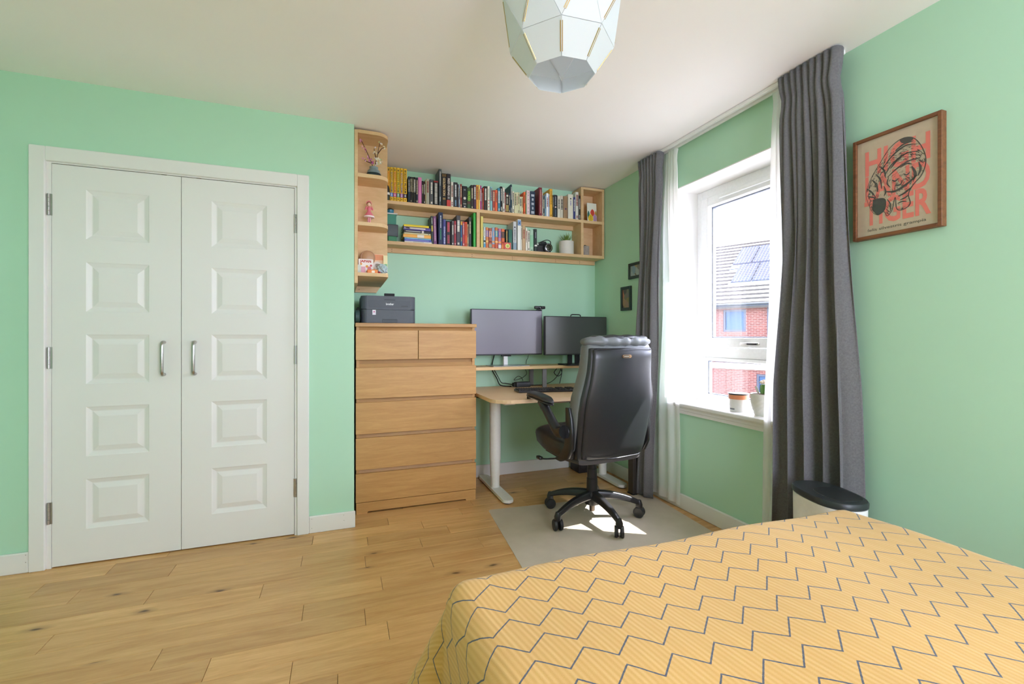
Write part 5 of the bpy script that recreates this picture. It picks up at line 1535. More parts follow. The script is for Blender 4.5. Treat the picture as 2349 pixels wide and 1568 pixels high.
FL = {'p': [petal_flower(0.0065, 'E09AC8', 0), petal_flower(0.0055, 'B84A9A', 0), petal_flower(0.006, 'EBB8DA', 0)], 'w': [petal_flower(0.0065, 'F0ECD8', 0), petal_flower(0.006, 'E6DCE0', 0), petal_flower(0.005, 'C9D89A', 0)]}
def branch(label, stems, buds, kind, seed):
    t = thing('blossom_branch', label, 'flowers', (0.184, 2.950, 2.108), 0, 'blossom branches in the vase')
    for st in stems:
        pts = curve_pts(st, 5)
        MB().tube(pts, [0.0030 - 0.0014 * i / len(pts) for i in range(len(pts))], 6).build('stem', plain('4A2A20', 0.7), t, smooth=True)
    rr = random.Random(seed)
    for (x, y, z, n) in buds:
        for k in range(n):
            o = bpy.data.objects.new('blossom', rr.choice(FL[kind])); COL.objects.link(o); o.parent = t
            o.location = Vector((x + rr.uniform(-0.009, 0.009), y + rr.uniform(-0.009, 0.009), z + rr.uniform(-0.009, 0.009))) - Vector(t.location)
            o.rotation_euler = (rr.uniform(0.6, 2.4), rr.uniform(-0.6, 0.6), rr.uniform(0, 6))
branch('pink blossom branch in the vase, leaning towards the closet', [[(0.184, 2.950, 2.108), (0.176, 2.950, 2.180), (0.158, 2.945, 2.225), (0.132, 2.940, 2.280), (0.110, 2.938, 2.322)], [(0.170, 2.948, 2.195), (0.145, 2.94, 2.198), (0.128, 2.935, 2.205)]],
       [(0.108, 2.936, 2.322, 6), (0.122, 2.938, 2.278, 4), (0.142, 2.94, 2.262, 3), (0.126, 2.935, 2.208, 4), (0.150, 2.938, 2.222, 4), (0.164, 2.935, 2.212, 6), (0.172, 2.935, 2.198, 5)], 'p', 4)
branch('white blossom branch in the vase, leaning towards the bookshelf', [[(0.186, 2.950, 2.108), (0.192, 2.950, 2.185), (0.204, 2.945, 2.240), (0.212, 2.940, 2.290), (0.220, 2.938, 2.325)], [(0.206, 2.945, 2.255), (0.230, 2.94, 2.290), (0.243, 2.938, 2.296)], [(0.198, 2.946, 2.225), (0.188, 2.942, 2.262), (0.185, 2.94, 2.285)]],
       [(0.222, 2.936, 2.325, 5), (0.236, 2.936, 2.312, 3), (0.246, 2.936, 2.298, 2), (0.184, 2.938, 2.288, 2), (0.186, 2.938, 2.258, 5), (0.204, 2.938, 2.262, 3), (0.196, 2.934, 2.222, 6), (0.218, 2.936, 2.222, 5), (0.228, 2.936, 2.208, 4), (0.208, 2.934, 2.190, 5), (0.194, 2.934, 2.180, 3)], 'w', 9)

# plain doll figurine
fg = thing('figurine', 'small pink-dressed doll figurine on the middle corner shelf', 'figurine', (0.156, 2.950, 1.808))
MB().lathe([(0.020, 0), (0.020, 0.003), (0.018, 0.004)], (0.156, 2.950, 1.808), 'Z', 20).build('base', plain('F0D8DC', 0.4), fg, smooth=True)
for dx in (-0.005, 0.005):
    MB().lathe([(0.0035, 0.004), (0.0045, 0.020), (0.005, 0.055)], (0.156 + dx, 2.950, 1.808), 'Z', 10).build('leg', plain('E8A0A8', 0.5), fg, smooth=True)
MB().lathe([(0.030, 0.050), (0.031, 0.056), (0.022, 0.070), (0.010, 0.088), (0.012, 0.104), (0.009, 0.114), (0.004, 0.120)], (0.156, 2.950, 1.808), 'Z', 20).build('dress', plain('E07888', 0.55), fg, smooth=True)
MB().lathe([(0.0315, 0.048), (0.033, 0.052), (0.0315, 0.057)], (0.156, 2.950, 1.808), 'Z', 20).build('hem', plain('F2E4E4', 0.6), fg, smooth=True)
MB().ball((0.156, 2.950, 1.808 + 0.131), 0.012, 1, 1, 1.1, 2).build('head', plain('F0CDB4', 0.6), fg, smooth=True)
MB().ball((0.156, 2.954, 1.808 + 0.135), 0.0145, 1.05, 1, 1.05, 2).build('hair', plain('9A6A48', 0.6), fg, smooth=True)
MB().tube(curve_pts([(0.140, 2.951, 1.945), (0.150, 2.950, 1.958), (0.162, 2.950, 1.957), (0.170, 2.951, 1.944)], 4), 0.0035, 6).build('ribbon', plain('E07888', 0.5), fg, smooth=True)
for s in (-1, 1):
    MB().tube(curve_pts([(0.156 + s * 0.008, 2.950, 1.918), (0.156 + s * 0.022, 2.946, 1.905), (0.156 + s * 0.014, 2.938, 1.925)], 4), 0.0035, 6).build('arm', plain('E07888', 0.55), fg, smooth=True)
wp = thing('white_trinket', 'tiny white shell trinket on the front corner of the middle corner shelf', 'trinket', (0.255, 2.960, 1.808))
MB().ball((0.255, 2.960, 1.814), 0.008, 1, 0.8, 0.75, 2).build('shell', plain('F0EDEA', 0.4), wp, smooth=True)

# souvenirs on the lowest corner shelf
ZS = 1.505
ct = thing('round_tin', 'round brown lidded tin behind the souvenir cards', 'tin', (0.150, 2.985, ZS))
MB().lathe([(0.044, 0.0), (0.046, 0.004), (0.046, 0.030), (0.044, 0.034)], (0.150, 2.990, ZS + 0.110), 'Y', 28).xform(Matrix.Identity(4)).build('tin_body', plain('A87A52', 0.45), ct, smooth=True)
MB().lathe([(0.030, -0.003), (0.036, 0.0)], (0.150, 2.990, ZS + 0.116), 'Y', 28).build('tin_lid', plain('B58A64', 0.4), ct, smooth=True)
MB().ball((0.150, 2.992, ZS + 0.140), 0.016, 1.2, 0.3, 0.5, 2).build('tin_emblem', plain('E6DFD6', 0.5), ct, smooth=True)
MB().box(0.118, 2.992, ZS, 0.182, 3.022, ZS + 0.075, bevel=0.004).build('tin_stand', plain('7A5A40', 0.6), ct)
def standing_card(name, label, x0, x1, z1, y, hexs, tilt, marks=()):
    t = thing(name, label, 'souvenir', ((x0 + x1) / 2, y, ZS))
    t.rotation_euler = (-tilt, 0, 0)
    hw = (x1 - x0) / 2
    MB().prism(rrect(-hw, 0.0, hw, z1 - ZS, 0.004, 3), 0.0, 0.006, 'Y').build('card', plain(hexs, 0.6), t, world=False)
    for (kind, *a) in marks:
        if kind == 'box':
            MB().box(a[0], -0.0006, a[1], a[2], 0.001, a[3], bevel=0.0).build('print', plain(a[4], 0.6), t, world=False)
        elif kind == 'dot':
            MB().lathe([(a[2], -0.0008), (a[2], 0.0005)], (a[0], 0, a[1]), 'Y', 16).build('print', plain(a[3], 0.6), t, world=False)
        elif kind == 'text':
            me = text_mesh(a[0], a[1], 0.0004, width=a[5], bold=0.0006)
            me.transform(Matrix.Translation((a[2], -0.0012, a[3])) @ FRONT)
            link('lettering', me, plain(a[4], 0.6), t, world=False)
    return t
standing_card('souvenir_packet', 'orange and cream souvenir packet leaning against the corner shelf panel', 0.160, 0.252, 1.648, 3.016, 'EFC9A6', 0.10, [('box', -0.040, 0.105, 0.040, 0.140, 'E89A70'), ('dot', 0.004, 0.070, 0.026, 'E6DCD2'), ('dot', 0.004, 0.070, 0.014, 'C8B8B0'), ('box', 0.026, 0.02, 0.044, 0.06, 'A8C8A0')])
standing_card('magazine', 'narrow pale yellow booklet at the right end of the souvenirs', 0.246, 0.272, 1.640, 3.006, 'ECE0B0', 0.06, [('box', -0.006, 0.03, 0.010, 0.08, '8ABF8A')])
standing_card('souvenir_card', 'white and pink souvenir card lettered in red capitals', 0.094, 0.182, 1.604, 2.955, 'F4EEEA', 0.14, [('text', 'JAPAN', 0.022, -0.002, 0.082, 'C0403A', 0.066), ('box', -0.032, 0.006, -0.004, 0.050, 'F0B8CC'), ('dot', 0.020, 0.040, 0.012, 'E08A9A'), ('dot', 0.006, 0.052, 0.008, 'E8A850'), ('dot', 0.030, 0.058, 0.007, 'D8606A'), ('dot', 0.010, 0.020, 0.007, 'B83A44'), ('dot', -0.028, 0.066, 0.006, 'E8A850')])
standing_card('souvenir_tag', 'small grey-green tag at the left end of the souvenirs', 0.088, 0.108, 1.562, 2.925, 'C8D4CC', 0.12)
og = thing('orange_sweets_box', 'low orange box in front of the red-lettered souvenir card', 'box', (0.172, 2.905, ZS))
MB().box(0.142, 2.890, ZS, 0.204, 2.920, ZS + 0.024, bevel=0.003).build('box_body', plain('E8843A', 0.5), og)
MB().box(0.168, 2.8894, ZS + 0.004, 0.186, 2.8905, ZS + 0.018).build('box_label', plain('F4E6D2', 0.6), og)
bg_ = thing('clear_bag', 'crumpled pale blue cellophane bag at the edge of the lowest corner shelf', 'bag', (0.235, 2.925, ZS))
mb = MB().ball((0.233, 2.925, ZS + 0.034), 0.036, 0.95, 0.8, 0.95, 3)
for v_ in mb.bm.verts:
    k = 0.9 + 0.22 * math.sin(190 * v_.co.x + 150 * v_.co.z) * math.cos(170 * v_.co.y) + 0.10 * math.sin(420 * v_.co.z + 300 * v_.co.x)
    v_.co = Vector((0.233, 2.925, ZS + 0.034)) + (v_.co - Vector((0.233, 2.925, ZS + 0.034))) * k
    v_.co.z = max(v_.co.z, ZS + 0.0004)
mb.build('bag_body', plain('B4C4C8', 0.2, grain=0.2), bg_)
MB().ball((0.214, 2.896, ZS + 0.009), 0.007, 1, 1, 1, 1).build('red_sweet', plain('B8303A', 0.4), bg_, smooth=True)

# ------------------------------------------------------------------ things on the bookshelf
gb = thing('green_box', 'tall green box with a white lid at the left end of the lower bookshelf', 'box', (0.335, 3.42, Z1))
MB().box(0.302, 3.395, Z1, 0.368, 3.480, Z1 + 0.205, bevel=0.003).build('box_body', plain('3E8A72', 0.5), gb)
MB().box(0.302, 3.388, Z1 + 0.205, 0.377, 3.484, Z1 + 0.214, bevel=0.003).build('box_lid', plain('D8DCDA', 0.5), gb)
df = thing('small_screen', 'small black-framed screen standing in front of the green box', 'screen', (0.338, 3.352, Z1))
MB().prism(rrect(0.300, Z1 + 0.036, 0.377, Z1 + 0.122, 0.006, 3), 3.350, 3.366, 'Y', bevel=0.001).build('frame', M['black_plastic'], df)
MB().box(0.306, 3.3492, Z1 + 0.042, 0.371, 3.3502, Z1 + 0.116).build('screen', plain('4E5659', 0.25), df)
MB().box(0.306, 3.345, Z1, 0.366, 3.385, Z1 + 0.037, bevel=0.004).build('stand', plain('2E7A50', 0.5), df)
jr = thing('lidded_cup', 'small blue glass cup with a dark lid on top of the green box', 'cup', (0.331, 3.43, Z1 + 0.214))
MB().lathe([(0.018, 0.0), (0.022, 0.004), (0.024, 0.028)], (0.331, 3.43, Z1 + 0.214), 'Z', 20).build('cup', plain('3E88A8', 0.15), jr, smooth=True)
MB().lathe([(0.025, 0.028), (0.026, 0.031), (0.014, 0.040), (0.004, 0.043)], (0.331, 3.43, Z1 + 0.214), 'Z', 20).build('lid', plain('2A3034', 0.3), jr, smooth=True)
tb = thing('bottle_ornament', 'small black and white bottle-shaped ornament in front of the first yellow comic', 'ornament', (0.304, 3.338, Z2))
MB().lathe([(0.010, 0), (0.013, 0.004), (0.0135, 0.036)], (0.3035, 3.325 + 0.011, Z2), 'Z', 18).build('foot', plain('2E3A2E', 0.5), tb, smooth=True)
MB().lathe([(0.0138, 0.036), (0.0145, 0.046), (0.0138, 0.052)], (0.3035, 3.336, Z2), 'Z', 18).build('collar', plain('E0DDD6', 0.5), tb, smooth=True)
MB().lathe([(0.0130, 0.052), (0.0125, 0.080), (0.008, 0.096), (0.003, 0.104)], (0.3035, 3.336, Z2), 'Z', 18).build('top', plain('2A2C2E', 0.4), tb, smooth=True)

cm_ = thing('camera', 'black vintage film camera lying on the lower bookshelf', 'camera', (1.535, 3.39, Z1))
MB().box(1.465, 3.375, Z1, 1.600, 3.412, Z1 + 0.062, bevel=0.006).build('body', plain('262627', 0.6, grain=0.06), cm_)
MB().box(1.465, 3.376, Z1 + 0.062, 1.600, 3.411, Z1 + 0.074, bevel=0.003).build('top_plate', plain('1E1E20', 0.35), cm_)
MB().prism([(1.505, Z1 + 0.070), (1.565, Z1 + 0.070), (1.553, Z1 + 0.092), (1.517, Z1 + 0.092)], 3.372, 3.410, 'Y', bevel=0.002).build('prism_housing', plain('1E1E20', 0.35), cm_)
ll = MB().lathe([(0.033, 0), (0.033, -0.022), (0.035, -0.024), (0.035, -0.040), (0.028, -0.042), (0.024, -0.032), (0.002, -0.030)], (1.560, 3.375, Z1 + 0.036), 'Y', 28, cap=False)
ln_ = ll.build('lens_barrel', M['black_plastic'], cm_, smooth=True)
MB().lathe([(0.0356, -0.026), (0.0362, -0.030), (0.0356, -0.034)], (1.560, 3.375, Z1 + 0.036), 'Y', 28, cap=False).build('lens_ring', M['chrome'], ln_, smooth=True)
MB().lathe([(0.024, -0.0335), (0.018, -0.036), (0.001, -0.037)], (1.560, 3.375, Z1 + 0.036), 'Y', 24).build('front_glass', plain('3A3A2E', 0.05), ln_, smooth=True)
MB().lathe([(0.029, -0.0415), (0.026, -0.0425), (0.024, -0.040)], (1.560, 3.375, Z1 + 0.036), 'Y', 24, cap=False).build('front_ring', M['chrome'], ln_, smooth=True)
MB().box(1.472, 3.374, Z1 + 0.060, 1.490, 3.3765, Z1 + 0.073).build('viewfinder_plate', M['chrome'], cm_)
MB().tube(curve_pts([(1.600, 3.392, Z1 + 0.060), (1.592, 3.370, Z1 + 0.092), (1.560, 3.362, Z1 + 0.102), (1.528, 3.372, Z1 + 0.094), (1.470, 3.392, Z1 + 0.066)], 6), 0.0035, 6).build('strap', M['black_matte'], cm_, smooth=True)
tp = thing('white_canister', 'small film canister with a white lid left of the camera', 'canister', (1.452, 3.350, Z1))
MB().lathe([(0.012, 0.0), (0.0125, 0.002), (0.0125, 0.040)], (1.452, 3.352, Z1), 'Z', 18).build('canister', plain('2A3334', 0.4), tp, smooth=True)
MB().lathe([(0.0135, 0.040), (0.0135, 0.050), (0.012, 0.052)], (1.452, 3.352, Z1), 'Z', 18).build('lid', M['white_plastic'], tp, smooth=True)

def succulent(t, x, y, z, n, ln, wd, hexs, seed, spread=0.9):
    rr = random.Random(seed)
    for k in range(n):
        a = 2.399 * k
        tilt = spread * (0.15 + 0.85 * (k / n))
        L_ = ln * rr.uniform(0.8, 1.1)
        rings = []
        for j in range(6):
            f = j / 5
            r_ = math.sin(tilt) * L_ * f
            zz = math.cos(tilt) * L_ * f + 0.25 * L_ * f * f * math.sin(tilt)
            w_ = wd * (1 - f) ** 0.8 + 0.0003
            px, py_ = x + r_ * math.cos(a), y + r_ * math.sin(a)
            rings.append([(px - math.sin(a) * w_, py_ + math.cos(a) * w_, z + zz), (px + math.cos(a) * w_ * .45, py_ + math.sin(a) * w_ * .45, z + zz - w_ * .3), (px + math.sin(a) * w_, py_ - math.cos(a) * w_, z + zz), (px, py_, z + zz + w_ * .35)])
        MB().loft(rings).build('leaf', plain(hexs, 0.5), t, smooth=True)
pp = thing('succulent_pot', 'spiky green succulent in a white ribbed pot on the lower bookshelf', 'potted plant', (1.755, 3.40, Z1))
prof = []
for j in range(15):
    prof.append((0.0615 + (0.0008 if j % 2 else 0), 0.003 + 0.108 * j / 14))
MB().lathe([(0.056, 0.0)] + prof + [(0.060, 0.112), (0.055, 0.112), (0.054, 0.098), (0.001, 0.098)], (1.755, 3.405, Z1), 'Z', 36, cap=False).build('pot', plain('D6D2C8', 0.6), pp, smooth=True)
MB().lathe([(0.054, 0.096), (0.001, 0.099)], (1.755, 3.405, Z1), 'Z', 20).build('soil', plain('4A3A2C', 0.9), pp)
succulent(pp, 1.755, 3.405, Z1 + 0.098, 26, 0.080, 0.0075, '6E8A3E', 4, 1.1)
p2 = thing('cactus_pot', 'small cactus in a grey speckled pot inside the end box of the bookshelf', 'potted plant', (1.945, 3.42, Z1))
MB().lathe([(0.033, 0.0), (0.035, 0.003), (0.035, 0.088), (0.032, 0.089), (0.031, 0.078), (0.001, 0.078)], (1.945, 3.425, Z1), 'Z', 28, cap=False).build('pot', plain('A39A90', 0.8, grain=0.35), p2, smooth=True)
for (dx, dy, rr_) in ((0, 0, 0.013), (-0.014, 0.006, 0.009), (0.013, -0.006, 0.009), (-0.004, -0.014, 0.008), (0.006, 0.014, 0.009)):
    MB().ball((1.943 + dx, 3.425 + dy, Z1 + 0.086), rr_, 1, 1, 1.25, 2).build('cactus', plain('4E5A3A', 0.7, grain=0.2), p2, smooth=True)
tk = thing('small_trinket', 'tiny grey stone trinket beside the speckled pot in the end box', 'trinket', (2.015, 3.40, Z1))
MB().ball((2.015, 3.40, Z1 + 0.006), 0.010, 1.6, 1, 0.6, 2).build('stone', plain('8E8A84', 0.7), tk, smooth=True)
cd = thing('leaf_card', 'greeting card printed with red, yellow and lilac leaves in the end box', 'card', (2.000, 3.40, Z2))
cd.rotation_euler = (-0.06, 0, 0)
MB().box(-0.046, 0, 0.0, 0.046, 0.006, 0.172, bevel=0.0008, seg=1).build('card', plain('E8EADC', 0.6), cd, world=False)
def leafp(cx, cz, w_, h_, col, layer, rib):
    pts = [(cx + w_ * math.sin(PI * f) ** 0.8 * s_, cz + h_ * f) for (f, s_) in [(i / 10, 1) for i in range(11)] + [(i / 10, -1) for i in range(9, 0, -1)]]
    MB().prism(pts, -0.0006 - layer * 0.0004, 0.0004, 'Y').build('leaf_print', plain(col, 0.6), cd, world=False)
    vb = MB().box(cx - 0.0008, -0.0010 - layer * 0.0004, cz + 0.004, cx + 0.0008, 0, cz + h_ * 0.85)
    for f in (0.2, 0.4, 0.6):
        for s_ in (-1, 1):
            m_ = Matrix.Translation((cx, 0, cz + h_ * f)) @ Matrix.Rotation(s_ * 0.7, 4, 'Y')
            vb.box(-0.0006, -0.0010 - layer * 0.0004, 0, 0.0006, 0, w_ * 0.9, mat=m_)
    vb.build('leaf_veins', plain(rib, 0.6), cd, world=False)
leafp(-0.034, 0.030, 0.011, 0.075, '3E7A68', 0, '2A5A50'); leafp(0.036, 0.050, 0.009, 0.060, 'C8A83A', 0, '8A6A20')
leafp(0.004, 0.055, 0.021, 0.066, 'DE5240', 1, '8A2A20'); leafp(0.026, 0.002, 0.018, 0.080, 'B89AC0', 2, '8A6AA0'); leafp(-0.014, 0.001, 0.024, 0.076, 'E6C62A', 3, '3A3420')

# ------------------------------------------------------------------ window sill pots
ca = thing('sill_candle', 'white candle jar with a coral rim and dark lid on the window sill', 'candle', (2.140, 2.000, 0.692))
MB().lathe([(0.046, 0.0), (0.048, 0.003), (0.049, 0.072)], (2.140, 2.000, 0.692), 'Z', 30).build('jar', plain('ECEAE8', 0.4), ca, smooth=True)
MB().lathe([(0.0545, 0.072), (0.0545, 0.096)], (2.140, 2.000, 0.692), 'Z', 30).build('rim', plain('E8966C', 0.4), ca, smooth=True)
MB().lathe([(0.0555, 0.0962), (0.0555, 0.104), (0.048, 0.106)], (2.140, 2.000, 0.692), 'Z', 30).build('lid', plain('4A4642', 0.3), ca, smooth=True)
MB().box(2.0905, 1.985, 0.704, 2.0925, 2.015, 0.712).build('emblem', plain('8A8A90', 0.5), ca)
cp = thing('sill_cactus', 'grafted cactus in a white scale-textured pot on the window sill', 'potted plant', (2.150, 1.842, 0.692))
rings = []
npt = 48
for j in range(22):
    f = j / 21
    r0 = 0.044 + 0.022 * math.sin(min(1, f * 1.1) * PI / 2)
    rings.append([(2.150 + (r0 + 0.0016 * math.sin(12 * 2 * PI * k / npt + (PI if (j // 2) % 2 else 0)) * (0 if j in (0, 21) else 1)) * math.cos(2 * PI * k / npt), 1.842 + (r0 + 0.0016 * math.sin(12 * 2 * PI * k / npt + (PI if (j // 2) % 2 else 0)) * (0 if j in (0, 21) else 1)) * math.sin(2 * PI * k / npt), 0.692 + 0.118 * f) for k in range(npt)])
rings.append([(2.150 + 0.058 * math.cos(2 * PI * k / npt), 1.842 + 0.058 * math.sin(2 * PI * k / npt), 0.808) for k in range(npt)])
MB().loft(rings).build('pot', plain('E9E6DF', 0.45), cp, smooth=True)
MB().lathe([(0.0575, 0.1163), (0.001, 0.1185)], (2.150, 1.842, 0.692), 'Z', 20).build('soil', plain('6A5A4A', 0.9), cp)
st = []
for j in range(9):
    f = j / 8
    st.append([(2.150 + (0.014 + 0.003 * math.sin(PI * f)) * (1 + 0.16 * math.cos(6 * a)) * math.cos(a), 1.842 + (0.014 + 0.003 * math.sin(PI * f)) * (1 + 0.16 * math.cos(6 * a)) * math.sin(a), 0.808 + 0.052 * f) for a in [2 * PI * k / 24 for k in range(24)]])
MB().loft(st).build('stem', plain('5E8A3A', 0.5), cp, smooth=True)
MB().lathe([(0.003, 0.0), (0.011, 0.012), (0.009, 0.028), (0.003, 0.034)], (2.150, 1.818, 0.818), 'Z', 14).build('side_shoot', plain('6E9A48', 0.5), cp, smooth=True)
for k in range(7):
    a = 2 * PI * k / 6
    MB().ball((2.150 + (0.011 * math.cos(a) if k < 6 else 0), 1.842 + (0.011 * math.sin(a) if k < 6 else 0), 0.872 + (0.006 if k == 6 else 0)), 0.010, 1, 1, 1, 2).build('graft', plain('E6D3BE', 0.6), cp, smooth=True)
MB().box(2.1495, 1.868, 0.806, 2.1505, 1.882, 0.850, bevel=0.0).xform(Matrix.Translation((0, 1.875, 0.81)) @ Matrix.Rotation(-0.5, 4, 'X') @ Matrix.Translation((0, -1.875, -0.81))).build('plant_tag', plain('E4DED6', 0.6), cp)

# ------------------------------------------------------------------ cables and boxes round the desk
def cable(label, pts, r=0.0032, hexs='161617'):
    o = MB().tube(curve_pts(pts, 7), r, 7).build('cable', plain(hexs, 0.5), smooth=True)
    return tag(o, label, 'cable', 'black cables behind the desk')
pb = thing('power_brick', 'black power adapter brick lying on the desk under the monitor shelf', 'adapter', (1.345, 3.36, DZ))
MB().box(1.282, 3.335, DZ, 1.402, 3.395, DZ + 0.040, bevel=0.006, seg=3).build('brick_body', plain('2C3136', 0.5), pb, smooth=True)
MB().box(1.262, 3.345, DZ + 0.004, 1.282, 3.385, DZ + 0.034, bevel=0.005).build('plug_end', M['black_matte'], pb)
cable('thick cable bundle hanging behind the larger monitor stand', [(1.150, 3.455, 1.02), (1.125, 3.470, 0.90), (1.128, 3.470, 0.85), (1.155, 3.445, 0.790), (1.175, 3.430, 0.740), (1.215, 3.420, 0.7265), (1.26, 3.39, 0.7265)], 0.0045)
cable('cable looping to the power adapter', [(1.135, 3.462, 0.862), (1.165, 3.44, 0.800), (1.190, 3.43, 0.755), (1.225, 3.42, 0.748), (1.262, 3.366, 0.742)], 0.0035)
cable('thin cable curling beside the front riser leg', [(1.405, 3.47, 0.862), (1.420, 3.46, 0.82), (1.385, 3.45, 0.790), (1.340, 3.44, 0.775), (1.300, 3.44, 0.770), (1.330, 3.43, 0.800), (1.360, 3.43, 0.790), (1.372, 3.42, 0.765)], 0.0022)
cable('thin cable hanging straight behind the larger monitor', [(1.444, 3.475, 0.99), (1.438, 3.475, 0.95), (1.425, 3.475, 0.925), (1.420, 3.475, 0.8955)], 0.002)
cable('cable bundle under the smaller monitor', [(1.700, 3.46, 0.860), (1.665, 3.45, 0.820), (1.700, 3.45, 0.790), (1.735, 3.45, 0.815), (1.720, 3.45, 0.862)], 0.0032)
cable('cable sweeping along the back of the desk', [(1.735, 3.45, 0.862), (1.700, 3.45, 0.800), (1.640, 3.44, 0.750), (1.560, 3.43, 0.7265), (1.480, 3.42, 0.7258), (1.420, 3.41, 0.7258)], 0.003)
cable('cable dropping to the desk right of the riser legs', [(1.745, 3.46, 0.862), (1.738, 3.46, 0.80), (1.720, 3.46, 0.7255)], 0.003)
cable('cable drooping under the left end of the desk', [(0.893, 3.38, 0.690), (0.925, 3.30, 0.672), (0.975, 3.25, 0.664), (1.01, 3.24, 0.672)], 0.0035)
cable('cable drooping under the office chair seat behind the column', [(1.72, 3.36, 0.694), (1.80, 3.3, 0.42), (1.84, 3.25, 0.33), (1.875, 3.22, 0.40), (1.90, 3.20, 0.60), (1.91, 3.20, 0.693)], 0.003)

pc_ = thing('computer_tower', 'slim dark computer tower with a green light in front of the charcoal curtain', 'computer', (1.942, 2.76, 0.0))
MB().box(1.926, 2.715, 0.006, 1.956, 2.775, 0.330, bevel=0.003).build('case', plain('3A352E', 0.4), pc_)
MB().box(1.9245, 2.722, 0.262, 1.9265, 2.770, 0.272).build('light_strip', plain('2FC79A', 0.3), pc_)
MB().box(1.922, 2.708, 0.0, 1.960, 2.782, 0.006, bevel=0.001, seg=1).build('foot', M['black_matte'], pc_)
sb = thing('speaker_box', 'small black speaker box standing behind the right desk foot', 'speaker', (1.865, 3.40, 0.0))
MB().box(1.815, 3.30, 0.0, 1.900, 3.45, 0.115, bevel=0.006).build('cabinet', plain('201C1A', 0.5), sb)
MB().lathe([(0.030, -0.001), (0.026, -0.003), (0.010, 0.0)], (1.857, 3.30, 0.065), 'Y', 20).build('driver', plain('2E2A28', 0.6), sb, smooth=True)

# ------------------------------------------------------------------ the house across the street
gd = MB().box(3.0, -25, -2.9, 60, 45, -2.75).build('ground', plain('7A7770', 0.9), keep=True)
struct(gd, 'pale paved ground outside')
ang = math.atan2(-0.902, 0.431)
hs = thing('house', 'red brick house with a tiled roof seen through the window', 'house', (16.4, 15.2, -2.75), ang)
ZG = 2.75
_t = NT('red_brick')
_t.set(Roughness=0.9)
_co = _t.coord('Object', (1, 1, 1))
_sx = _t.n('ShaderNodeSeparateXYZ'); _t.l(_co, _sx.inputs[0])
_cb = _t.n('ShaderNodeCombineXYZ'); _t.l(_sx.outputs[0], _cb.inputs[0]); _t.l(_sx.outputs[2], _cb.inputs[1])
_br = _t.n('ShaderNodeTexBrick'); _t.l(_cb.outputs[0], _br.inputs['Vector'])
_br.inputs['Color1'].default_value = srgb('522A23'); _br.inputs['Color2'].default_value = srgb('45211B'); _br.inputs['Mortar'].default_value = srgb('6A544C')
_br.inputs['Scale'].default_value = 1.0; _br.inputs['Brick Width'].default_value = 0.225; _br.inputs['Row Height'].default_value = 0.075; _br.inputs['Mortar Size'].default_value = 0.008
_t.l(_br.outputs[0], _t.b.inputs['Base Color'])
M['brick'] = _t.m
def hp_(name, mb, mat, parent=hs):
    return mb.build(name, mat, parent, world=False)
# wall pieces around the openings (local x along the facade, y into the house, z from the ground)
wins = [(-0.75, 0.20, 1.34, 2.32), (1.14, 2.30, 1.29, 2.33), (0.62, 1.95, -1.35, -0.48), (-3.2, -2.1, 1.30, 2.32)]
xs = sorted({-7.0, 7.0} | {w_[0] for w_ in wins} | {w_[1] for w_ in wins})
wl = MB()
for a, b in zip(xs, xs[1:]):
    hol = sorted([(w_[2], w_[3]) for w_ in wins if w_[0] <= a + 1e-6 and w_[1] >= b - 1e-6])
    z = -2.75
    for (p, q) in hol + [(2.45, 2.45)]:
        if p - z > 0.01:
            wl.box(a, 0, z + ZG, b, 0.3, p + ZG)
        z = q
hp_('brick_wall', wl, M['brick'])
dkf = plain('1A2230', 0.5)
for (a, b, p, q) in wins:
    f_ = MB()
    for (u0, u1, v0, v1) in ((a, a + 0.09, p, q), (b - 0.09, b, p, q), (a + 0.09, b - 0.09, q - 0.09, q), (a + 0.09, b - 0.09, p, p + 0.09)):
        f_.box(u0, 0.02, v0 + ZG, u1, 0.12, v1 + ZG)
    fo = hp_('window_frame', f_, dkf)
    hp_('pane', MB().box(a + 0.09, 0.06, p + 0.09 + ZG, b - 0.09, 0.07, q - 0.09 + ZG), plain('1E3650', 0.4, spec=0.2), fo)
hp_('render_band', MB().box(-7, -0.06, -0.30 + ZG, 7, 0.0, -0.05 + ZG), plain('EDE8E0', 0.8))
hp_('soffit', MB().box(-7.2, -0.25, 2.45 + ZG, 7.2, 0.3, 2.50 + ZG), plain('2A3444', 0.6))
hp_('fascia', MB().box(-7.2, -0.28, 2.40 + ZG, 7.2, -0.25, 2.56 + ZG), plain('2E3A4C', 0.6))
hp_('gutter', MB().tube([(-7.2, -0.33, 2.53 + ZG), (7.2, -0.33, 2.53 + ZG)], 0.055, 8), plain('1E2226', 0.5))
hp_('drainpipe', MB().tube([(1.08, -0.05, 2.45 + ZG), (1.08, -0.05, 0.0)], 0.035, 8), dkf)
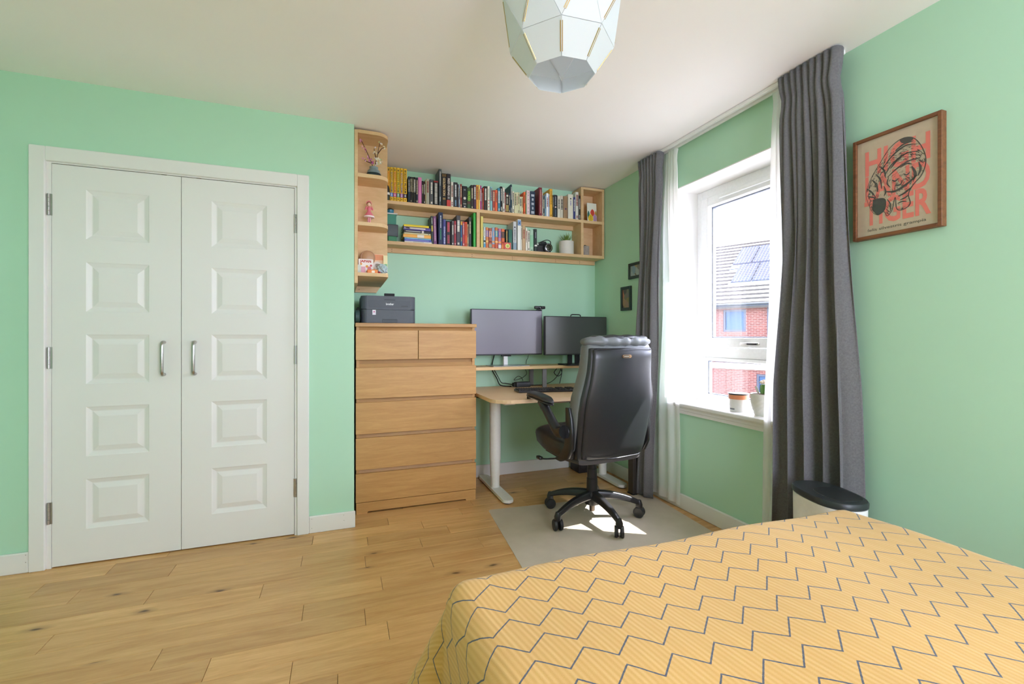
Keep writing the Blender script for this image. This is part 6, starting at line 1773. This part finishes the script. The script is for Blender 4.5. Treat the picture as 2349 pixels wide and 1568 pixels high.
# stepped tile courses
rf = MB()
nc_ = 19
c_y = (5.3 + 0.30) / nc_
for k in range(nc_):
    ya, yb = -0.30 + k * c_y, -0.30 + (k + 1) * c_y
    za, zb = 2.56 + 0.7 * ya + 0.09, 2.56 + 0.7 * yb
    rf.prism([(ya, za + ZG), (yb + 0.02, zb + 0.012 + ZG), (yb + 0.02, zb - 0.05 + ZG), (ya, za - 0.085 + ZG)], -7.3, 7.3, 'X')
hp_('roof', rf, plain('B9AFA6', 0.85))
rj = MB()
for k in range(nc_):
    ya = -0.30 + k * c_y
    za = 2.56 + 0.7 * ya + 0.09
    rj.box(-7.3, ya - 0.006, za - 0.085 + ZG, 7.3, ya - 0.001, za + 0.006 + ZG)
hp_('course_shadow_lines', rj, plain('2A2724', 0.9))  # dark strips painted as the shadow line at each tile course
rf2 = MB().prism([(5.3, 6.27 + ZG), (10.8, 2.5 + ZG), (10.8, 2.4 + ZG), (5.3, 6.2 + ZG)], -7.3, 7.3, 'X')
hp_('rear_roof', rf2, plain('B9AFA6', 0.85))
hp_('rear_wall', MB().box(-7, 10.2, 0, 7, 10.4, 2.5 + ZG), M['brick'])
for xx in (-7.0, 6.8):
    hp_('gable', MB().prism([(0.3, 0), (10.2, 0), (10.2, 2.5 + ZG), (5.3, 6.0 + ZG), (0.3, 2.7 + ZG)], xx, xx + 0.2, 'X'), M['brick'])
pvm = plain('2C2E38', 0.9, spec=0.1)
pv_edge = plain('5A5C64', 0.8)
def pv(x0, x1, ya, yb):
    m_ = MB()
    def Pz(y, off): return 2.56 + 0.7 * y + off + ZG
    m_._add([(x0, ya, Pz(ya, 0.10)), (x1, ya, Pz(ya, 0.10)), (x1, yb, Pz(yb, 0.10)), (x0, yb, Pz(yb, 0.10)), (x0, ya, Pz(ya, 0.14)), (x1, ya, Pz(ya, 0.14)), (x1, yb, Pz(yb, 0.14)), (x0, yb, Pz(yb, 0.14))],
            [(0, 3, 2, 1), (4, 5, 6, 7), (0, 1, 5, 4), (1, 2, 6, 5), (2, 3, 7, 6), (3, 0, 4, 7)])
    po = hp_('solar_panel', m_, pvm)
    g_ = MB()
    for i in range(1, 6):
        xx = x0 + (x1 - x0) * i / 6
        g_._add([(xx - .006, ya, Pz(ya, 0.143)), (xx + .006, ya, Pz(ya, 0.143)), (xx + .006, yb, Pz(yb, 0.143)), (xx - .006, yb, Pz(yb, 0.143))], [(0, 1, 2, 3)])
    for i in range(1, 10):
        yy = ya + (yb - ya) * i / 10
        g_._add([(x0, yy - .005, Pz(yy - .005, 0.143)), (x1, yy - .005, Pz(yy - .005, 0.143)), (x1, yy + .005, Pz(yy + .005, 0.143)), (x0, yy + .005, Pz(yy + .005, 0.143))], [(0, 1, 2, 3)])
    hp_('cell_lines', g_, pv_edge, po)
for i in range(4):
    pv(-1.33 + i * 0.90, -0.47 + i * 0.90, 2.98, 4.48)
    pv(-0.92 + i * 0.92, -0.04 + i * 0.92, 1.44, 2.92)
hp_('panel_skirt', MB().prism([(1.20, 2.56 + .7 * 1.2 + .03 + ZG), (1.42, 2.56 + .7 * 1.42 + .12 + ZG), (1.42, 2.56 + .7 * 1.42 + ZG), (1.20, 2.56 + .7 * 1.2 - .02 + ZG)], -1.0, 2.9, 'X'), plain('3A4A62', 0.5))
hp_('flashing', MB().prism([(2.55, 2.56 + .7 * 2.55 + .06 + ZG), (2.92, 2.56 + .7 * 2.92 + .08 + ZG), (2.92, 2.56 + .7 * 2.92 + ZG), (2.55, 2.56 + .7 * 2.55 + ZG)], -1.35, -0.95, 'X'), plain('3A5A8A', 0.5))
